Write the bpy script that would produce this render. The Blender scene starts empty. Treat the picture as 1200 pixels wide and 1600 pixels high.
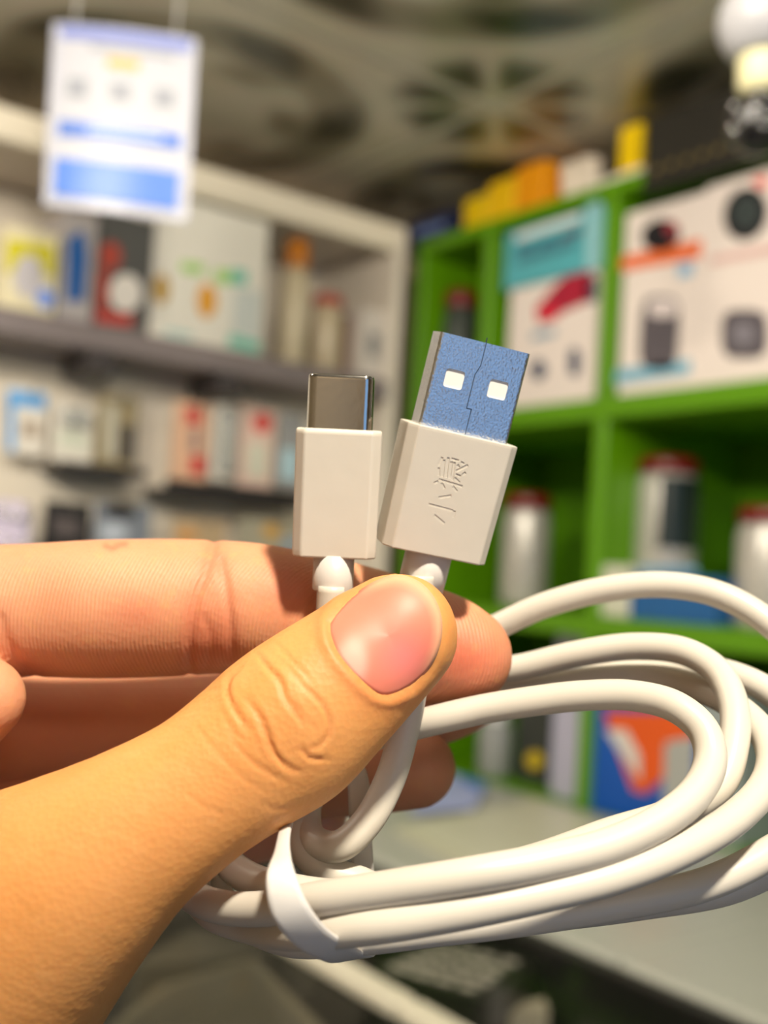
import bpy, bmesh, math, random
import numpy as np
from mathutils import Vector, Matrix

random.seed(4)
rng = np.random.default_rng(4)
SC = bpy.context.scene
COL = SC.collection

# ------------------------------------------------------------------ camera
FPX = 1700.0                                   # focal length in pixels of the 1200 x 1600 frame
PITCH, ROLL = math.radians(3.1), math.radians(3.5)
CAM = np.array([0.0, 0.0, 1.45])
FW = np.array([.6 * math.cos(PITCH), .8 * math.cos(PITCH), math.sin(PITCH)])
R0 = np.array([.8, -.6, 0.0])
U0 = np.cross(R0, FW)
RT = math.cos(ROLL) * R0 + math.sin(ROLL) * U0
UP = -math.sin(ROLL) * R0 + math.cos(ROLL) * U0
cd = bpy.data.cameras.new('camera')
cam = bpy.data.objects.new('camera', cd)
COL.objects.link(cam)
cam.matrix_world = Matrix(((RT[0], UP[0], -FW[0], CAM[0]), (RT[1], UP[1], -FW[1], CAM[1]),
                           (RT[2], UP[2], -FW[2], CAM[2]), (0, 0, 0, 1)))
cd.sensor_fit = 'HORIZONTAL'
cd.sensor_width = 36.0
cd.lens = 36.0 * FPX / 1200.0
cd.clip_start = 0.005
cd.clip_end = 50
cd.dof.use_dof = True
cd.dof.focus_distance = 0.129
cd.dof.aperture_fstop = 19.5
cd.dof.aperture_blades = 0
SC.camera = cam

# ------------------------------------------------------------------ world, lamps, exposure
w = bpy.data.worlds.new('daylight')
SC.world = w
w.use_nodes = True
bg = w.node_tree.nodes['Background']
bg.inputs[0].default_value = (0.27, 0.50, 0.88, 1)
bg.inputs[1].default_value = 1.15


def area(name, loc, target, size, power, color, shape='DISK'):
    l = bpy.data.lights.new(name, 'AREA')
    l.shape = shape
    l.size = size
    l.energy = power
    l.color = color
    o = bpy.data.objects.new(name, l)
    COL.objects.link(o)
    o.location = loc
    d = Vector(target) - Vector(loc)
    o.rotation_euler = d.to_track_quat('-Z', 'Y').to_euler()
    return o


def cw(x, y, z):
    """camera frame in metres -> world"""
    return CAM + RT * x + UP * y + FW * z


area('bulb_lamp', cw(0.14, 0.46, -0.15), cw(0.0, -0.02, 0.13), 0.05, 7.4, (1.0, .90, .73))
area('added_fill_lamp', (-0.25, 0.55, 2.045), (0.45, 1.50, 1.55), 0.30, 15.5, (1.0, .91, .78), 'SQUARE')  # unseen lamp added to brighten the white wall unit
area('added_fill_lamp', (0.30, 0.45, 2.045), (0.80, 1.50, 1.6), 0.25, 6.0, (1.0, .91, .78), 'SQUARE')  # second unseen lamp, added for the dim corner end of that unit
area('added_fill_lamp', (0.76, 0.12, 2.045), (1.05, .75, 1.6), 0.25, 3.0, (1.0, .92, .80), 'SQUARE')  # unseen lamp added to light the fronts on the green shelving
area('added_fill_lamp', (-0.35, -1.10, 2.045), (-1.04, -1.25, 1.0), 0.40, 17.0, (1.0, .90, .76), 'SQUARE')  # unseen lamp added to brighten the rear wall mirrored in the oval plug

vs = SC.view_settings
vs.view_transform = 'Standard'
vs.look = 'None'
vs.exposure = 0.0
vs.gamma = 1.0
vs.use_curve_mapping = False


# ------------------------------------------------------------------ helpers
def pray(px, py):
    return FW + RT * (px - 600) / FPX - UP * (py - 800) / FPX


def on(px, py, axis, v):
    """a point of the photograph on the plane axis = v of the room"""
    d = pray(px, py)
    return CAM + d * ((v - CAM[axis]) / d[axis])


def lin(c):
    c = np.asarray(c, float) / 255
    return np.where(c <= .04045, c / 12.92, ((c + .055) / 1.055) ** 2.4)


MATS = {}


def mat(name, rgb=(200, 200, 200), rough=.5, metal=0., var=.06, scale=20., bump=0., trans=0., emis=0., coat=0.,
        spec=.5, ior=1.45, alpha=1., sss=0.):
    if name in MATS:
        return MATS[name]
    m = bpy.data.materials.new(name)
    m.use_nodes = True
    nt = m.node_tree
    b = nt.nodes['Principled BSDF']
    c = lin(rgb)
    tc = nt.nodes.new('ShaderNodeTexCoord')
    no = nt.nodes.new('ShaderNodeTexNoise')
    no.inputs['Scale'].default_value = scale
    no.inputs['Detail'].default_value = 3
    nt.links.new(tc.outputs['Object'], no.inputs['Vector'])
    mx = nt.nodes.new('ShaderNodeMix')
    mx.data_type = 'RGBA'
    nt.links.new(no.outputs['Fac'], mx.inputs[0])
    mx.inputs[6].default_value = (*np.clip(c * (1 - var), 0, 1), 1)
    mx.inputs[7].default_value = (*np.clip(c * (1 + var), 0, 1), 1)
    nt.links.new(mx.outputs[2], b.inputs['Base Color'])
    b.inputs['Roughness'].default_value = rough
    b.inputs['Metallic'].default_value = metal
    b.inputs['IOR'].default_value = ior
    b.inputs['Specular IOR Level'].default_value = spec
    b.inputs['Transmission Weight'].default_value = trans
    b.inputs['Coat Weight'].default_value = coat
    b.inputs['Alpha'].default_value = alpha
    if sss:
        b.inputs['Subsurface Weight'].default_value = sss
        b.inputs['Subsurface Radius'].default_value = (1, .9, .8)
        b.inputs['Subsurface Scale'].default_value = .001
    if bump:
        bp = nt.nodes.new('ShaderNodeBump')
        bp.inputs['Strength'].default_value = bump
        bp.inputs['Distance'].default_value = .001
        nt.links.new(no.outputs['Fac'], bp.inputs['Height'])
        nt.links.new(bp.outputs['Normal'], b.inputs['Normal'])
    if emis:
        b.inputs['Emission Color'].default_value = (*c, 1)
        b.inputs['Emission Strength'].default_value = emis
    MATS[name] = m
    return m


def link(name, me, m=None, parent=None, smooth=False):
    o = bpy.data.objects.new(name, me)
    COL.objects.link(o)
    if m is not None:
        me.materials.append(m)
    if smooth:
        me.polygons.foreach_set('use_smooth', [len(p.vertices) <= 4 for p in me.polygons])
    if parent is not None:
        o.parent = parent
        o.matrix_parent_inverse = Matrix.Translation(-parent_loc(parent))
    return o


def parent_loc(p):
    v = Vector(p.location)
    if p.parent is not None:
        v = v                        # all parts keep world coordinates in their mesh
    return v


def tag(o, label=None, cat=None, group=None, kind=None):
    if label:
        o['label'] = label
    if cat:
        o['category'] = cat
    if group:
        o['group'] = group
    if kind:
        o['kind'] = kind
    return o


def thing(name, label, cat, loc=(0, 0, 0), group=None):
    o = bpy.data.objects.new(name, None)
    COL.objects.link(o)
    o.location = Vector([float(v) for v in loc])
    o.empty_display_size = .02
    return tag(o, label, cat, group)


def pm(name, verts, faces):
    me = bpy.data.meshes.new(name)
    me.from_pydata([tuple(map(float, v)) for v in verts], [], faces)
    me.update()
    return me


def bm_mesh(name, bm):
    bmesh.ops.recalc_face_normals(bm, faces=bm.faces)
    me = bpy.data.meshes.new(name)
    bm.to_mesh(me)
    bm.free()
    return me


def box(name, lo, hi, m, parent=None, bev=.002, smooth=False):
    lo, hi = np.minimum(lo, hi), np.maximum(lo, hi)
    bm = bmesh.new()
    bmesh.ops.create_cube(bm, size=1)
    for v in bm.verts:
        v.co = Vector(((lo[i] + hi[i]) / 2 + v.co[i] * (hi[i] - lo[i]) for i in range(3)))
    if bev:
        b = min(bev, .45 * float(min(hi - lo)))
        bmesh.ops.bevel(bm, geom=list(bm.edges), offset=b, segments=1, affect='EDGES')
    return link(name, bm_mesh(name, bm), m, parent)


def lathe(name, prof, centre, m, parent=None, n=28, axis=2, sc=(1, 1)):
    """prof: list of (r, h); solid of revolution about a vertical line through centre"""
    vs_, fs = [], []
    for r, h in prof:
        for k in range(n):
            a = 2 * math.pi * k / n
            vs_.append((centre[0] + r * math.cos(a) * sc[0], centre[1] + r * math.sin(a) * sc[1], centre[2] + h))
    for i in range(len(prof) - 1):
        for k in range(n):
            k2 = (k + 1) % n
            fs.append((i * n + k, i * n + k2, (i + 1) * n + k2, (i + 1) * n + k))
    fs.append(tuple(range(n))[::-1])
    fs.append(tuple((len(prof) - 1) * n + k for k in range(n)))
    o = link(name, pm(name, vs_, fs), m, parent, True)
    return o


def slab(name, pts, axis, thick, m, parent=None, toward=-1):
    """a flat plate: polygon of 3-D points lying on axis = const, given a thickness towards the room"""
    pts = np.array(pts, float)
    off = np.zeros(3)
    off[axis] = thick * toward
    n = len(pts)
    v = np.vstack([pts, pts + off])
    f = [tuple(range(n)), tuple(range(2 * n - 1, n - 1, -1))] + [(i, (i + 1) % n, n + (i + 1) % n, n + i) for i in range(n)]
    bm = bmesh.new()
    bv = [bm.verts.new(p) for p in v]
    for q in f:
        bm.faces.new([bv[i] for i in q])
    return link(name, bm_mesh(name, bm), m, parent)


def pplate(name, pxs, axis, plane, m, parent, thick=.0012):
    return slab(name, [on(x, y, axis, plane) for x, y in pxs], axis, thick, m, parent)


def oval(cx, cy, rx, ry, n=24, p=2.0, rot=0.):
    out = []
    for k in range(n):
        a = 2 * math.pi * k / n
        c, s = math.cos(a), math.sin(a)
        x = rx * math.copysign(abs(c) ** (2 / p), c)
        y = ry * math.copysign(abs(s) ** (2 / p), s)
        out.append((cx + x * math.cos(rot) - y * math.sin(rot), cy + x * math.sin(rot) + y * math.cos(rot)))
    return out


def catmull(P, per=8, closed=False):
    P = np.asarray(P, float)
    n = len(P)
    out = []
    rngi = range(n if closed else n - 1)
    for i in rngi:
        if closed:
            p0, p1, p2, p3 = P[(i - 1) % n], P[i], P[(i + 1) % n], P[(i + 2) % n]
        else:
            p1, p2 = P[i], P[i + 1]
            p0 = P[i - 1] if i > 0 else 2 * p1 - p2
            p3 = P[i + 2] if i + 2 < n else 2 * p2 - p1
        # centripetal parametrisation on the first three coordinates
        def dt(a, b):
            return max(np.linalg.norm((b - a)[:3]) ** .5, 1e-6)
        t0 = 0; t1 = t0 + dt(p0, p1); t2 = t1 + dt(p1, p2); t3 = t2 + dt(p2, p3)
        for k in range(per):
            t = t1 + (t2 - t1) * k / per
            a1 = (t1 - t) / (t1 - t0) * p0 + (t - t0) / (t1 - t0) * p1
            a2 = (t2 - t) / (t2 - t1) * p1 + (t - t1) / (t2 - t1) * p2
            a3 = (t3 - t) / (t3 - t2) * p2 + (t - t2) / (t3 - t2) * p3
            b1 = (t2 - t) / (t2 - t0) * a1 + (t - t0) / (t2 - t0) * a2
            b2 = (t3 - t) / (t3 - t1) * a2 + (t - t1) / (t3 - t1) * a3
            out.append((t2 - t) / (t2 - t1) * b1 + (t - t1) / (t2 - t1) * b2)
    if not closed:
        out.append(P[-1])
    return np.array(out)


def tube_mesh(name, pts, r, n=20):
    pts = np.asarray(pts, float)
    T = np.gradient(pts, axis=0)
    T /= np.linalg.norm(T, axis=1)[:, None]
    a = np.cross(T[0], (0.3, 0.2, 1.0))
    a /= np.linalg.norm(a)
    V = []
    N = len(pts)
    rr = np.broadcast_to(r, (N,))
    for i in range(N):
        a = a - T[i] * (a @ T[i])
        a /= np.linalg.norm(a)
        b = np.cross(T[i], a)
        for k in range(n):
            t = 2 * math.pi * k / n
            V.append(pts[i] + rr[i] * (a * math.cos(t) + b * math.sin(t)))
    F = []
    for i in range(N - 1):
        for k in range(n):
            k2 = (k + 1) % n
            F.append((i * n + k, i * n + k2, (i + 1) * n + k2, (i + 1) * n + k))
    F.append(tuple(range(n))[::-1])
    F.append(tuple((N - 1) * n + k for k in range(n)))
    return pm(name, V, F)


def c3(px, py, z):
    """a point of the photograph at depth z (mm) in the camera frame, in mm"""
    return np.array([(px - 600) / FPX * z, -(py - 800) / FPX * z, z])


def to_world(Pmm):
    Pmm = np.asarray(Pmm, float) * .001
    return CAM + Pmm[..., 0:1] * RT + Pmm[..., 1:2] * UP + Pmm[..., 2:3] * FW


# ------------------------------------------------------------------ the room
ZC = 2.06                      # ceiling
YF, XF = 1.34, 1.04            # fronts of the white wall unit and of the green shelving
YW, XW = 1.58, 1.34            # the walls behind them

m_floor = mat('floor_tile', (120, 116, 108), .35, scale=4)
m_wall = mat('wall_paint', (196, 176, 146), .8, scale=6)
m_white = mat('white_laminate', (226, 216, 200), .45, scale=8, var=.03)
m_green = mat('green_laminate', (90, 144, 4), .38, scale=9, var=.08)
m_greyedge = mat('grey_shelf_edge', (128, 118, 118), .5)

tag(box('floor', (-1.1, -1.9, -.05), (1.4, 1.65, 0), m_floor, bev=0), kind='structure')
tag(box('wall_left', (-1.1, YW, 0), (1.4, YW + .06, ZC + .03), m_wall, bev=0), kind='structure')
tag(box('wall_right', (XW, -1.9, 0), (XW + .06, YW, ZC + .03), m_wall, bev=0), kind='structure')
tag(box('wall_rear', (-1.1, -1.9, 0), (-1.04, YW, ZC + .03), m_wall, bev=0), kind='structure')

for x0, x1, z0 in ((-1.04, -.75, 0), (.30, XW, 0), (-.75, .30, 1.95)):  # unseen wall with a narrow opening, added to cut the blue sky fill
    tag(box('added_front_wall', (x0, -1.9, z0), (x1, -1.84, ZC + .03), m_wall, bev=0), kind='structure')

# ceiling: printed glossy panels with light joints
m_joint = mat('ceiling_joint', (236, 232, 220), .5)
ceil = tag(box('ceiling', (-1.1, -1.9, ZC + .0015), (1.4, 1.65, ZC + .05), m_joint, bev=0), kind='structure')


def ceiling_material():
    m = bpy.data.materials.new('printed_ceiling_panel')
    m.use_nodes = True
    nt = m.node_tree
    b = nt.nodes['Principled BSDF']
    at = nt.nodes.new('ShaderNodeAttribute')
    at.attribute_name = 'print'
    no = nt.nodes.new('ShaderNodeTexNoise')
    no.inputs['Scale'].default_value = 7
    mx = nt.nodes.new('ShaderNodeMix')
    mx.data_type = 'RGBA'
    mx.blend_type = 'MULTIPLY'
    mx.inputs[0].default_value = .12
    nt.links.new(at.outputs['Color'], mx.inputs[6])
    nt.links.new(no.outputs['Color'], mx.inputs[7])
    nt.links.new(mx.outputs[2], b.inputs['Base Color'])
    b.inputs['Roughness'].default_value = .26
    b.inputs['Specular IOR Level'].default_value = .5
    return m


m_ceil = ceiling_material()
TS = .6
SX, SY = .915, 1.038


def tile_mesh():
    n = 60
    g = .005
    u = np.linspace(g, TS - g, n)
    U_, V_ = np.meshgrid(u, u, indexing='ij')
    verts = np.stack([U_, V_, np.zeros_like(U_)], -1).reshape(-1, 3)
    faces = [(i * n + j, i * n + j + 1, (i + 1) * n + j + 1, (i + 1) * n + j) for i in range(n - 1) for j in range(n - 1)]
    me = pm('panel', verts, faces)
    x, y = verts[:, 0] / TS, verts[:, 1] / TS
    base = np.tile(lin((214, 206, 186)), (len(x), 1))
    dark = lin((58, 58, 40))
    olive = lin((98, 90, 60))
    # ring ornament round the middle of the panel, with leaf shaped breaks
    dx, dy = x - .5, y - .5
    r = np.hypot(dx, dy)
    a = np.arctan2(dy, dx)
    ring = np.exp(-((r - .36) / .065) ** 4)
    leaf = .5 + .5 * np.sin(a * 6 + 12 * r)
    w1 = ring * np.clip(leaf * 1.6 - .3, 0, 1)
    inner = np.exp(-((r - .25) / .05) ** 4) * np.clip(.5 + .5 * np.sin(a * 6 - 10 * r), 0, 1)
    colr = base * (1 - .75 * ring[:, None]) + olive * .75 * ring[:, None]
    colr = colr * (1 - w1[:, None]) + dark * w1[:, None]
    colr = colr * (1 - .8 * inner[:, None]) + olive * .8 * inner[:, None]
    # petals in the four corners, which meet as one rosette at each crossing of the joints
    cx, cy = np.minimum(x, 1 - x), np.minimum(y, 1 - y)
    rc = np.hypot(cx, cy)
    ac = np.arctan2(cy, cx)
    pet = np.exp(-((rc - .145) / .075) ** 4) * np.clip(np.abs(np.sin(4 * ac)) * 1.7 - .25, 0, 1)
    colr = colr * (1 - .92 * pet[:, None]) + dark * .92 * pet[:, None]
    ca = me.color_attributes.new('print', 'FLOAT_COLOR', 'POINT')
    ca.data.foreach_set('color', np.hstack([colr, np.ones((len(x), 1))]).astype(np.float32).ravel())
    me.flip_normals()
    return me


tme = tile_mesh()
tme.materials.append(m_ceil)
for i in range(-4, 1):
    for j in range(-5, 1):
        o = bpy.data.objects.new('panel', tme)
        COL.objects.link(o)
        o.parent = ceil
        o.location = (SX + i * TS, SY + j * TS, ZC)

# ------------------------------------------------------------------ white wall unit on the left wall
unit = thing('wall_shelf_unit', 'white wall unit with grey edged shelf above a perforated hanging board', 'shelf', (0.2, 1.46, 0))
box('fascia', (-.9, YF, 1.948), (1.0, YF + .02, 1.99), mat('fascia_white', (236, 226, 205), .4), unit, .003)
box('top_board', (-.9, YF + .02, 1.965), (1.0, YW, 1.985), m_white, unit, 0)
box('back_panel', (-.9, YW - .02, 1.745), (1.0, YW, 1.965), m_white, unit, 0)
box('shelf_board', (-.9, YF, 1.712), (1.0, YW, 1.745), m_greyedge, unit, .003)
box('end_panel', (1.0, YF, 1.0), (1.018, YW, 1.99), m_white, unit, .002)
for x in (.52, .71):
    box('shelf_bracket', (x, YF + .004, 1.685), (x + .035, YF + .10, 1.713), mat('bracket_black', (60, 55, 55), .5), unit, .002)


def pegboard_material():
    m = mat('perforated_board', (226, 216, 198), .5, var=.03)
    nt = m.node_tree
    b = nt.nodes['Principled BSDF']
    tc = nt.nodes['Texture Coordinate']
    mp = nt.nodes.new('ShaderNodeMapping')
    mp.inputs['Scale'].default_value = (80, 80, 80)
    nt.links.new(tc.outputs['Object'], mp.inputs['Vector'])
    vo = nt.nodes.new('ShaderNodeTexVoronoi')
    vo.inputs['Randomness'].default_value = 0
    vo.inputs['Scale'].default_value = 1
    nt.links.new(mp.outputs['Vector'], vo.inputs['Vector'])
    bp = nt.nodes.new('ShaderNodeBump')
    bp.inputs['Strength'].default_value = .6
    bp.inputs['Distance'].default_value = .003
    nt.links.new(vo.outputs['Distance'], bp.inputs['Height'])
    nt.links.new(bp.outputs['Normal'], b.inputs['Normal'])
    return m


YP = 1.46
box('perforated_board', (-.9, YP, .9), (1.0, YP + .012, 1.712), pegboard_material(), unit, 0)

# things on the upper left shelf --------------------------------------------------------------
ZS = 1.745


def lrect(px0, px1, ptop, y, zbot):
    xm, pm_ = (px0 + px1) / 2, (ptop + 480) / 2
    x0 = on(px0, pm_, 1, y)[0]
    x1 = on(px1, pm_, 1, y)[0]
    z1 = on(xm, ptop, 1, y)[2]
    return x0, x1, zbot, z1


def lbox(name, label, cat, px0, px1, ptop, y, depth, m, group=None, zbot=ZS, bev=.0015):
    x0, x1, z0, z1 = lrect(px0, px1, ptop, y, zbot)
    t = thing(name, label, cat, ((x0 + x1) / 2, y + depth / 2, z0), group)
    box('carton', (x0, y, z0), (x1, y + depth, z1), m, t, bev)
    return t, x0, x1, z0, z1


Y1 = YF + .015
t, *_ = lbox('toy_box', 'yellow and white carton with a grey figure print, leftmost on the grey shelf', 'box', 4, 90, 358, Y1, .10,
             mat('card_cream', (238, 228, 190), .35))
pl_y = Y1
pplate('yellow_print', [(10, 372), (84, 384), (84, 432), (8, 425)], 1, pl_y, mat('print_yellow', (216, 206, 20), .35), t)
pplate('figure_print', oval(44, 432, 24, 34), 1, pl_y - .0012, mat('print_grey', (205, 200, 205), .35), t)
pplate('blue_print', oval(70, 466, 13, 15), 1, pl_y - .0024, mat('print_skyblue', (110, 150, 240), .3), t)
t, *_ = lbox('narrow_carton', 'narrow grey carton with a tall blue stripe next to the yellow carton', 'box', 94, 150, 330, Y1 + .01, .09,
             mat('card_grey', (176, 170, 170), .4))
pplate('blue_print', [(106, 372), (130, 360), (136, 400), (130, 470), (104, 472)], 1, Y1 + .01, mat('print_blue', (14, 92, 168), .3), t)
t, *_ = lbox('dark_carton', 'dark charcoal carton with a red mascot-coloured print beside the juicer box', 'box', 152, 252, 336, Y1 + .015, .09,
             mat('card_charcoal', (84, 84, 82), .45))
t['label'] = 'dark charcoal carton with red blotches beside the orange print carton'
mr = mat('print_brick', (176, 72, 58), .4)
pplate('red_print', oval(172, 400, 17, 22), 1, Y1 + .015, mr, t)
pplate('red_strip', [(154, 420), (170, 424), (168, 486), (150, 482)], 1, Y1 + .015, mr, t)
pplate('red_base', [(150, 486), (206, 492), (206, 510), (148, 503)], 1, Y1 + .015, mat('print_red', (188, 66, 58), .4), t)
pplate('white_print', oval(196, 458, 26, 30), 1, Y1 + .0138, mat('print_white', (232, 226, 218), .4), t)
t, *_ = lbox('juicer_carton', 'large white carton with orange fruit and teal corner prints on the grey shelf', 'box', 244, 418, 322, Y1 + .005, .13,
             mat('card_white', (232, 228, 216), .35))
P_ = Y1 + .005
mt_ = mat('print_teal', (108, 196, 176), .35)
mo_ = mat('print_orange', (226, 160, 50), .35)
pplate('orange_print', oval(323, 470, 15, 27), 1, P_, mo_, t)
pplate('orange_print', oval(252, 452, 12, 24), 1, P_, mat('print_mustard', (190, 150, 60), .35), t)
pplate('green_print', [(284, 408), (320, 414), (316, 430), (282, 424)], 1, P_, mat('print_lime', (170, 214, 120), .35), t)
pplate('teal_print', [(362, 420), (386, 424), (384, 446), (360, 442)], 1, P_, mt_, t)
pplate('green_print', [(336, 420), (362, 424), (358, 446), (334, 440)], 1, P_, MATS['print_lime'], t)
pplate('teal_print', [(358, 522), (406, 536), (404, 552), (356, 540)], 1, P_, mt_, t)
pplate('side_print', [(366, 450), (408, 456), (404, 530), (362, 520)], 1, P_, mat('print_palegrey', (206, 212, 208), .35), t)
pplate('teal_print', [(228 + 30, 514), (300, 522), (300, 530), (256, 522)], 1, P_, mat('print_aqua', (170, 208, 206), .35), t)


def bottle(name, label, px, y, ptop, pbase, rad, body_m, cap_m, capfrac, cat='bottle', group=None, z0=ZS, neck=.62, band=None, axis=1):
    p = on(px, pbase, axis, y)
    top = on(px, ptop, axis, y)[2]
    h = top - z0
    c = (p[0], p[1], z0)
    t = thing(name, label, cat, c, group)
    hb = h * (1 - capfrac)
    lathe('body', [(rad * .9, 0), (rad, .006), (rad, hb * .82), (rad * .93, hb * .90), (rad * neck, hb)], c, body_m, t)
    lathe('cap', [(rad * neck * 1.12, hb), (rad * neck * 1.14, hb + .002), (rad * neck * 1.12, h - .004), (rad * neck * .98, h)], c, cap_m, t)
    if band is not None:
        lathe('label_band', [(rad * 1.015, hb * .22), (rad * 1.015, hb * .66)], c, band, t)
    return t


m_cream = mat('cream_plastic', (206, 192, 160), .3)
m_orange_cap = mat('orange_cap', (196, 120, 30), .35)
bottle('pump_bottle', 'tall cream bottle with an orange cap on the grey shelf', 454, YF + .05, 374, 560, .022, m_cream, m_orange_cap, .22, neck=.75)
bottle('lidded_jar', 'cream jar with a dull red lid standing before the brown books', 506, YF + .05, 462, 570, .024,
       mat('jar_cream', (196, 180, 150), .25), mat('dull_red_lid', (176, 78, 60), .4), .14, cat='jar', neck=.9)
for k, (a_, b_, top_, c_) in enumerate(((534, 546, 500, (124, 102, 80)), (546, 555, 492, (140, 112, 100)), (555, 566, 488, (104, 88, 76)))):
    lb = ['olive brown slim box nearest the red lidded jar', 'reddish brown slim box between two darker slim boxes',
          'dark brown slim box touching the white corner carton'][k]
    lbox('slim_box', lb, 'box', a_, b_, top_, YF + .05, .08, mat('card_brown_%s' % 'abc'[k], c_, .5), 'slim brown boxes on the shelf')
t, *_ = lbox('corner_carton', 'white carton with a small grey picture at the corner end of the shelf', 'box', 568, 622, 486, YF + .02, .10,
             mat('card_offwhite', (214, 206, 196), .4))
pplate('grey_picture', [(577, 520), (592, 523), (590, 560), (575, 556)], 1, YF + .02, mat('print_midgrey', (128, 128, 128), .4), t)
pplate('grey_panel', [(597, 512), (618, 515), (614, 588), (594, 584)], 1, YF + .02, mat('print_lightgrey', (186, 182, 176), .4), t)

# things hanging on the perforated board -------------------------------------------------------
m_chrome = mat('chrome', (225, 225, 225), .12, 1.0)
m_clear = mat('clear_blister', (232, 234, 232), .10, 0, trans=.75, var=.01)


def hanging(name, label, cat, px0, px1, p0, p1, back, card_m, group, prints=(), bubble=None, bubble_m=None):
    """a blister card on a wire hook: card, hook, prints, optional moulded bubble"""
    y = YP - back
    a = on(px0, (p0 + p1) / 2, 1, y)
    b = on(px1, (p0 + p1) / 2, 1, y)
    z1 = on((px0 + px1) / 2, p0, 1, y)[2]
    z0 = on((px0 + px1) / 2, p1, 1, y)[2]
    t = thing(name, label, cat, ((a[0] + b[0]) / 2, y, z0), group)
    box('card', (a[0], y, z0), (b[0], y + .004, z1), card_m, t, .001)
    xm = (a[0] + b[0]) / 2
    link('hook', tube_mesh('hook', [(xm, YP, z1 - .008), (xm, y - .02, z1 - .010), (xm, y - .03, z1 - .002)], .0018, 8), m_chrome, t, True)
    for nm, pts, pm_ in prints:
        pplate(nm, pts, 1, y, pm_, t)
    if bubble:
        bx0, bx1, by0, by1 = bubble
        A = on(bx0, (by0 + by1) / 2, 1, y)
        B = on(bx1, (by0 + by1) / 2, 1, y)
        zt = on((bx0 + bx1) / 2, by0, 1, y)[2]
        zb = on((bx0 + bx1) / 2, by1, 1, y)[2]
        box('blister', (A[0], y - .018, zb), (B[0], y - .0012, zt), bubble_m or m_clear, t, .006)
    return t


m_cardw = mat('card_hang_white', (226, 220, 208), .35)
G = 'packs hanging on the perforated board'
hanging('accessory_pack', 'white hanging pack framed in bright blue, leftmost on the board', 'package', 10, 72, 604, 712, .04, m_cardw, G,
        [('blue_frame', [(11, 608), (71, 616), (71, 640), (11, 632)], mat('print_sky', (90, 164, 226), .35)),
         ('blue_frame', [(11, 632), (22, 633), (22, 706), (11, 704)], MATS['print_sky']),
         ('grey_print', [(32, 656), (62, 660), (62, 684), (32, 680)], mat('print_taupe', (176, 160, 142), .4))])
hanging('accessory_pack', 'pale clear fronted pack between the blue pack and the olive pack', 'package', 82, 146, 630, 722, .05, m_cardw, G,
        [('pale_print', [(90, 672), (136, 678), (136, 704), (90, 698)], mat('print_pale', (204, 208, 190), .4))], (92, 136, 640, 668))
hanging('accessory_pack', 'olive grey hanging pack with a dark window', 'package', 150, 214, 618, 730, .05, mat('card_olive', (150, 136, 104), .45), G,
        [('pale_stripe', [(166, 632), (182, 634), (180, 716), (164, 714)], mat('print_silver', (190, 186, 170), .3)),
         ('dark_window', [(186, 662), (212, 666), (210, 724), (184, 720)], mat('print_dark', (84, 78, 72), .3))])
hanging('accessory_pack', 'peach hanging pack with two red patches', 'package', 270, 326, 628, 758, .06, mat('card_peach', (218, 176, 146), .4), G,
        [('red_patch', [(292, 636), (314, 639), (312, 664), (290, 661)], mat('print_scarlet', (196, 40, 48), .35)),
         ('red_patch', [(298, 712), (320, 715), (318, 742), (296, 739)], MATS['print_scarlet']),
         ('grey_strip', [(298, 668), (312, 670), (310, 708), (296, 706)], mat('print_mauve', (150, 128, 124), .4))])
hanging('accessory_pack', 'clear glittering pack between the two red marked packs', 'package', 332, 368, 630, 752, .06, m_cardw, G, (),
        (336, 364, 640, 740))
hanging('accessory_pack', 'pale pink hanging pack with one red patch at its top', 'package', 374, 428, 636, 762, .06, mat('card_pink', (220, 190, 176), .4), G,
        [('red_patch', oval(410, 660, 14, 15), mat('print_red2', (214, 52, 50), .35)),
         ('pale_window', [(386, 690), (418, 694), (416, 748), (384, 744)], mat('print_sand', (206, 204, 186), .35))])
hanging('accessory_pack', 'light blue hanging pack close to the small plug', 'package', 434, 474, 644, 764, .06, mat('card_slate', (150, 150, 150), .45), G,
        [('blue_window', [(440, 700), (466, 704), (464, 752), (438, 748)], mat('print_icy', (176, 206, 216), .3))])
# narrow dark rails below the rows
for lab, (a_, b_, p0, p1) in (('short dark display ledge below the olive pack', (82, 216, 727, 742)),
                              ('long black display ledge below the red marked packs', (246, 476, 760, 786))):
    A, B = on(a_, p0, 1, YP - .05), on(b_, p0, 1, YP - .05)
    zt, zb = on((a_ + b_) / 2, p0, 1, YP - .05)[2], on((a_ + b_) / 2, p1, 1, YP - .05)[2]
    t = thing('display_ledge', lab, 'shelf', ((A[0] + B[0]) / 2, YP - .04, zb))
    mm = mat('ledge_black', (40, 36, 36), .5)
    box('tray', (A[0], YP - .075, zb), (B[0], YP, (zb + zt) / 2), mm, t, .001)
    box('lip', (A[0], YP - .078, zb), (B[0], YP - .074, zt), mm, t, .001)
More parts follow.
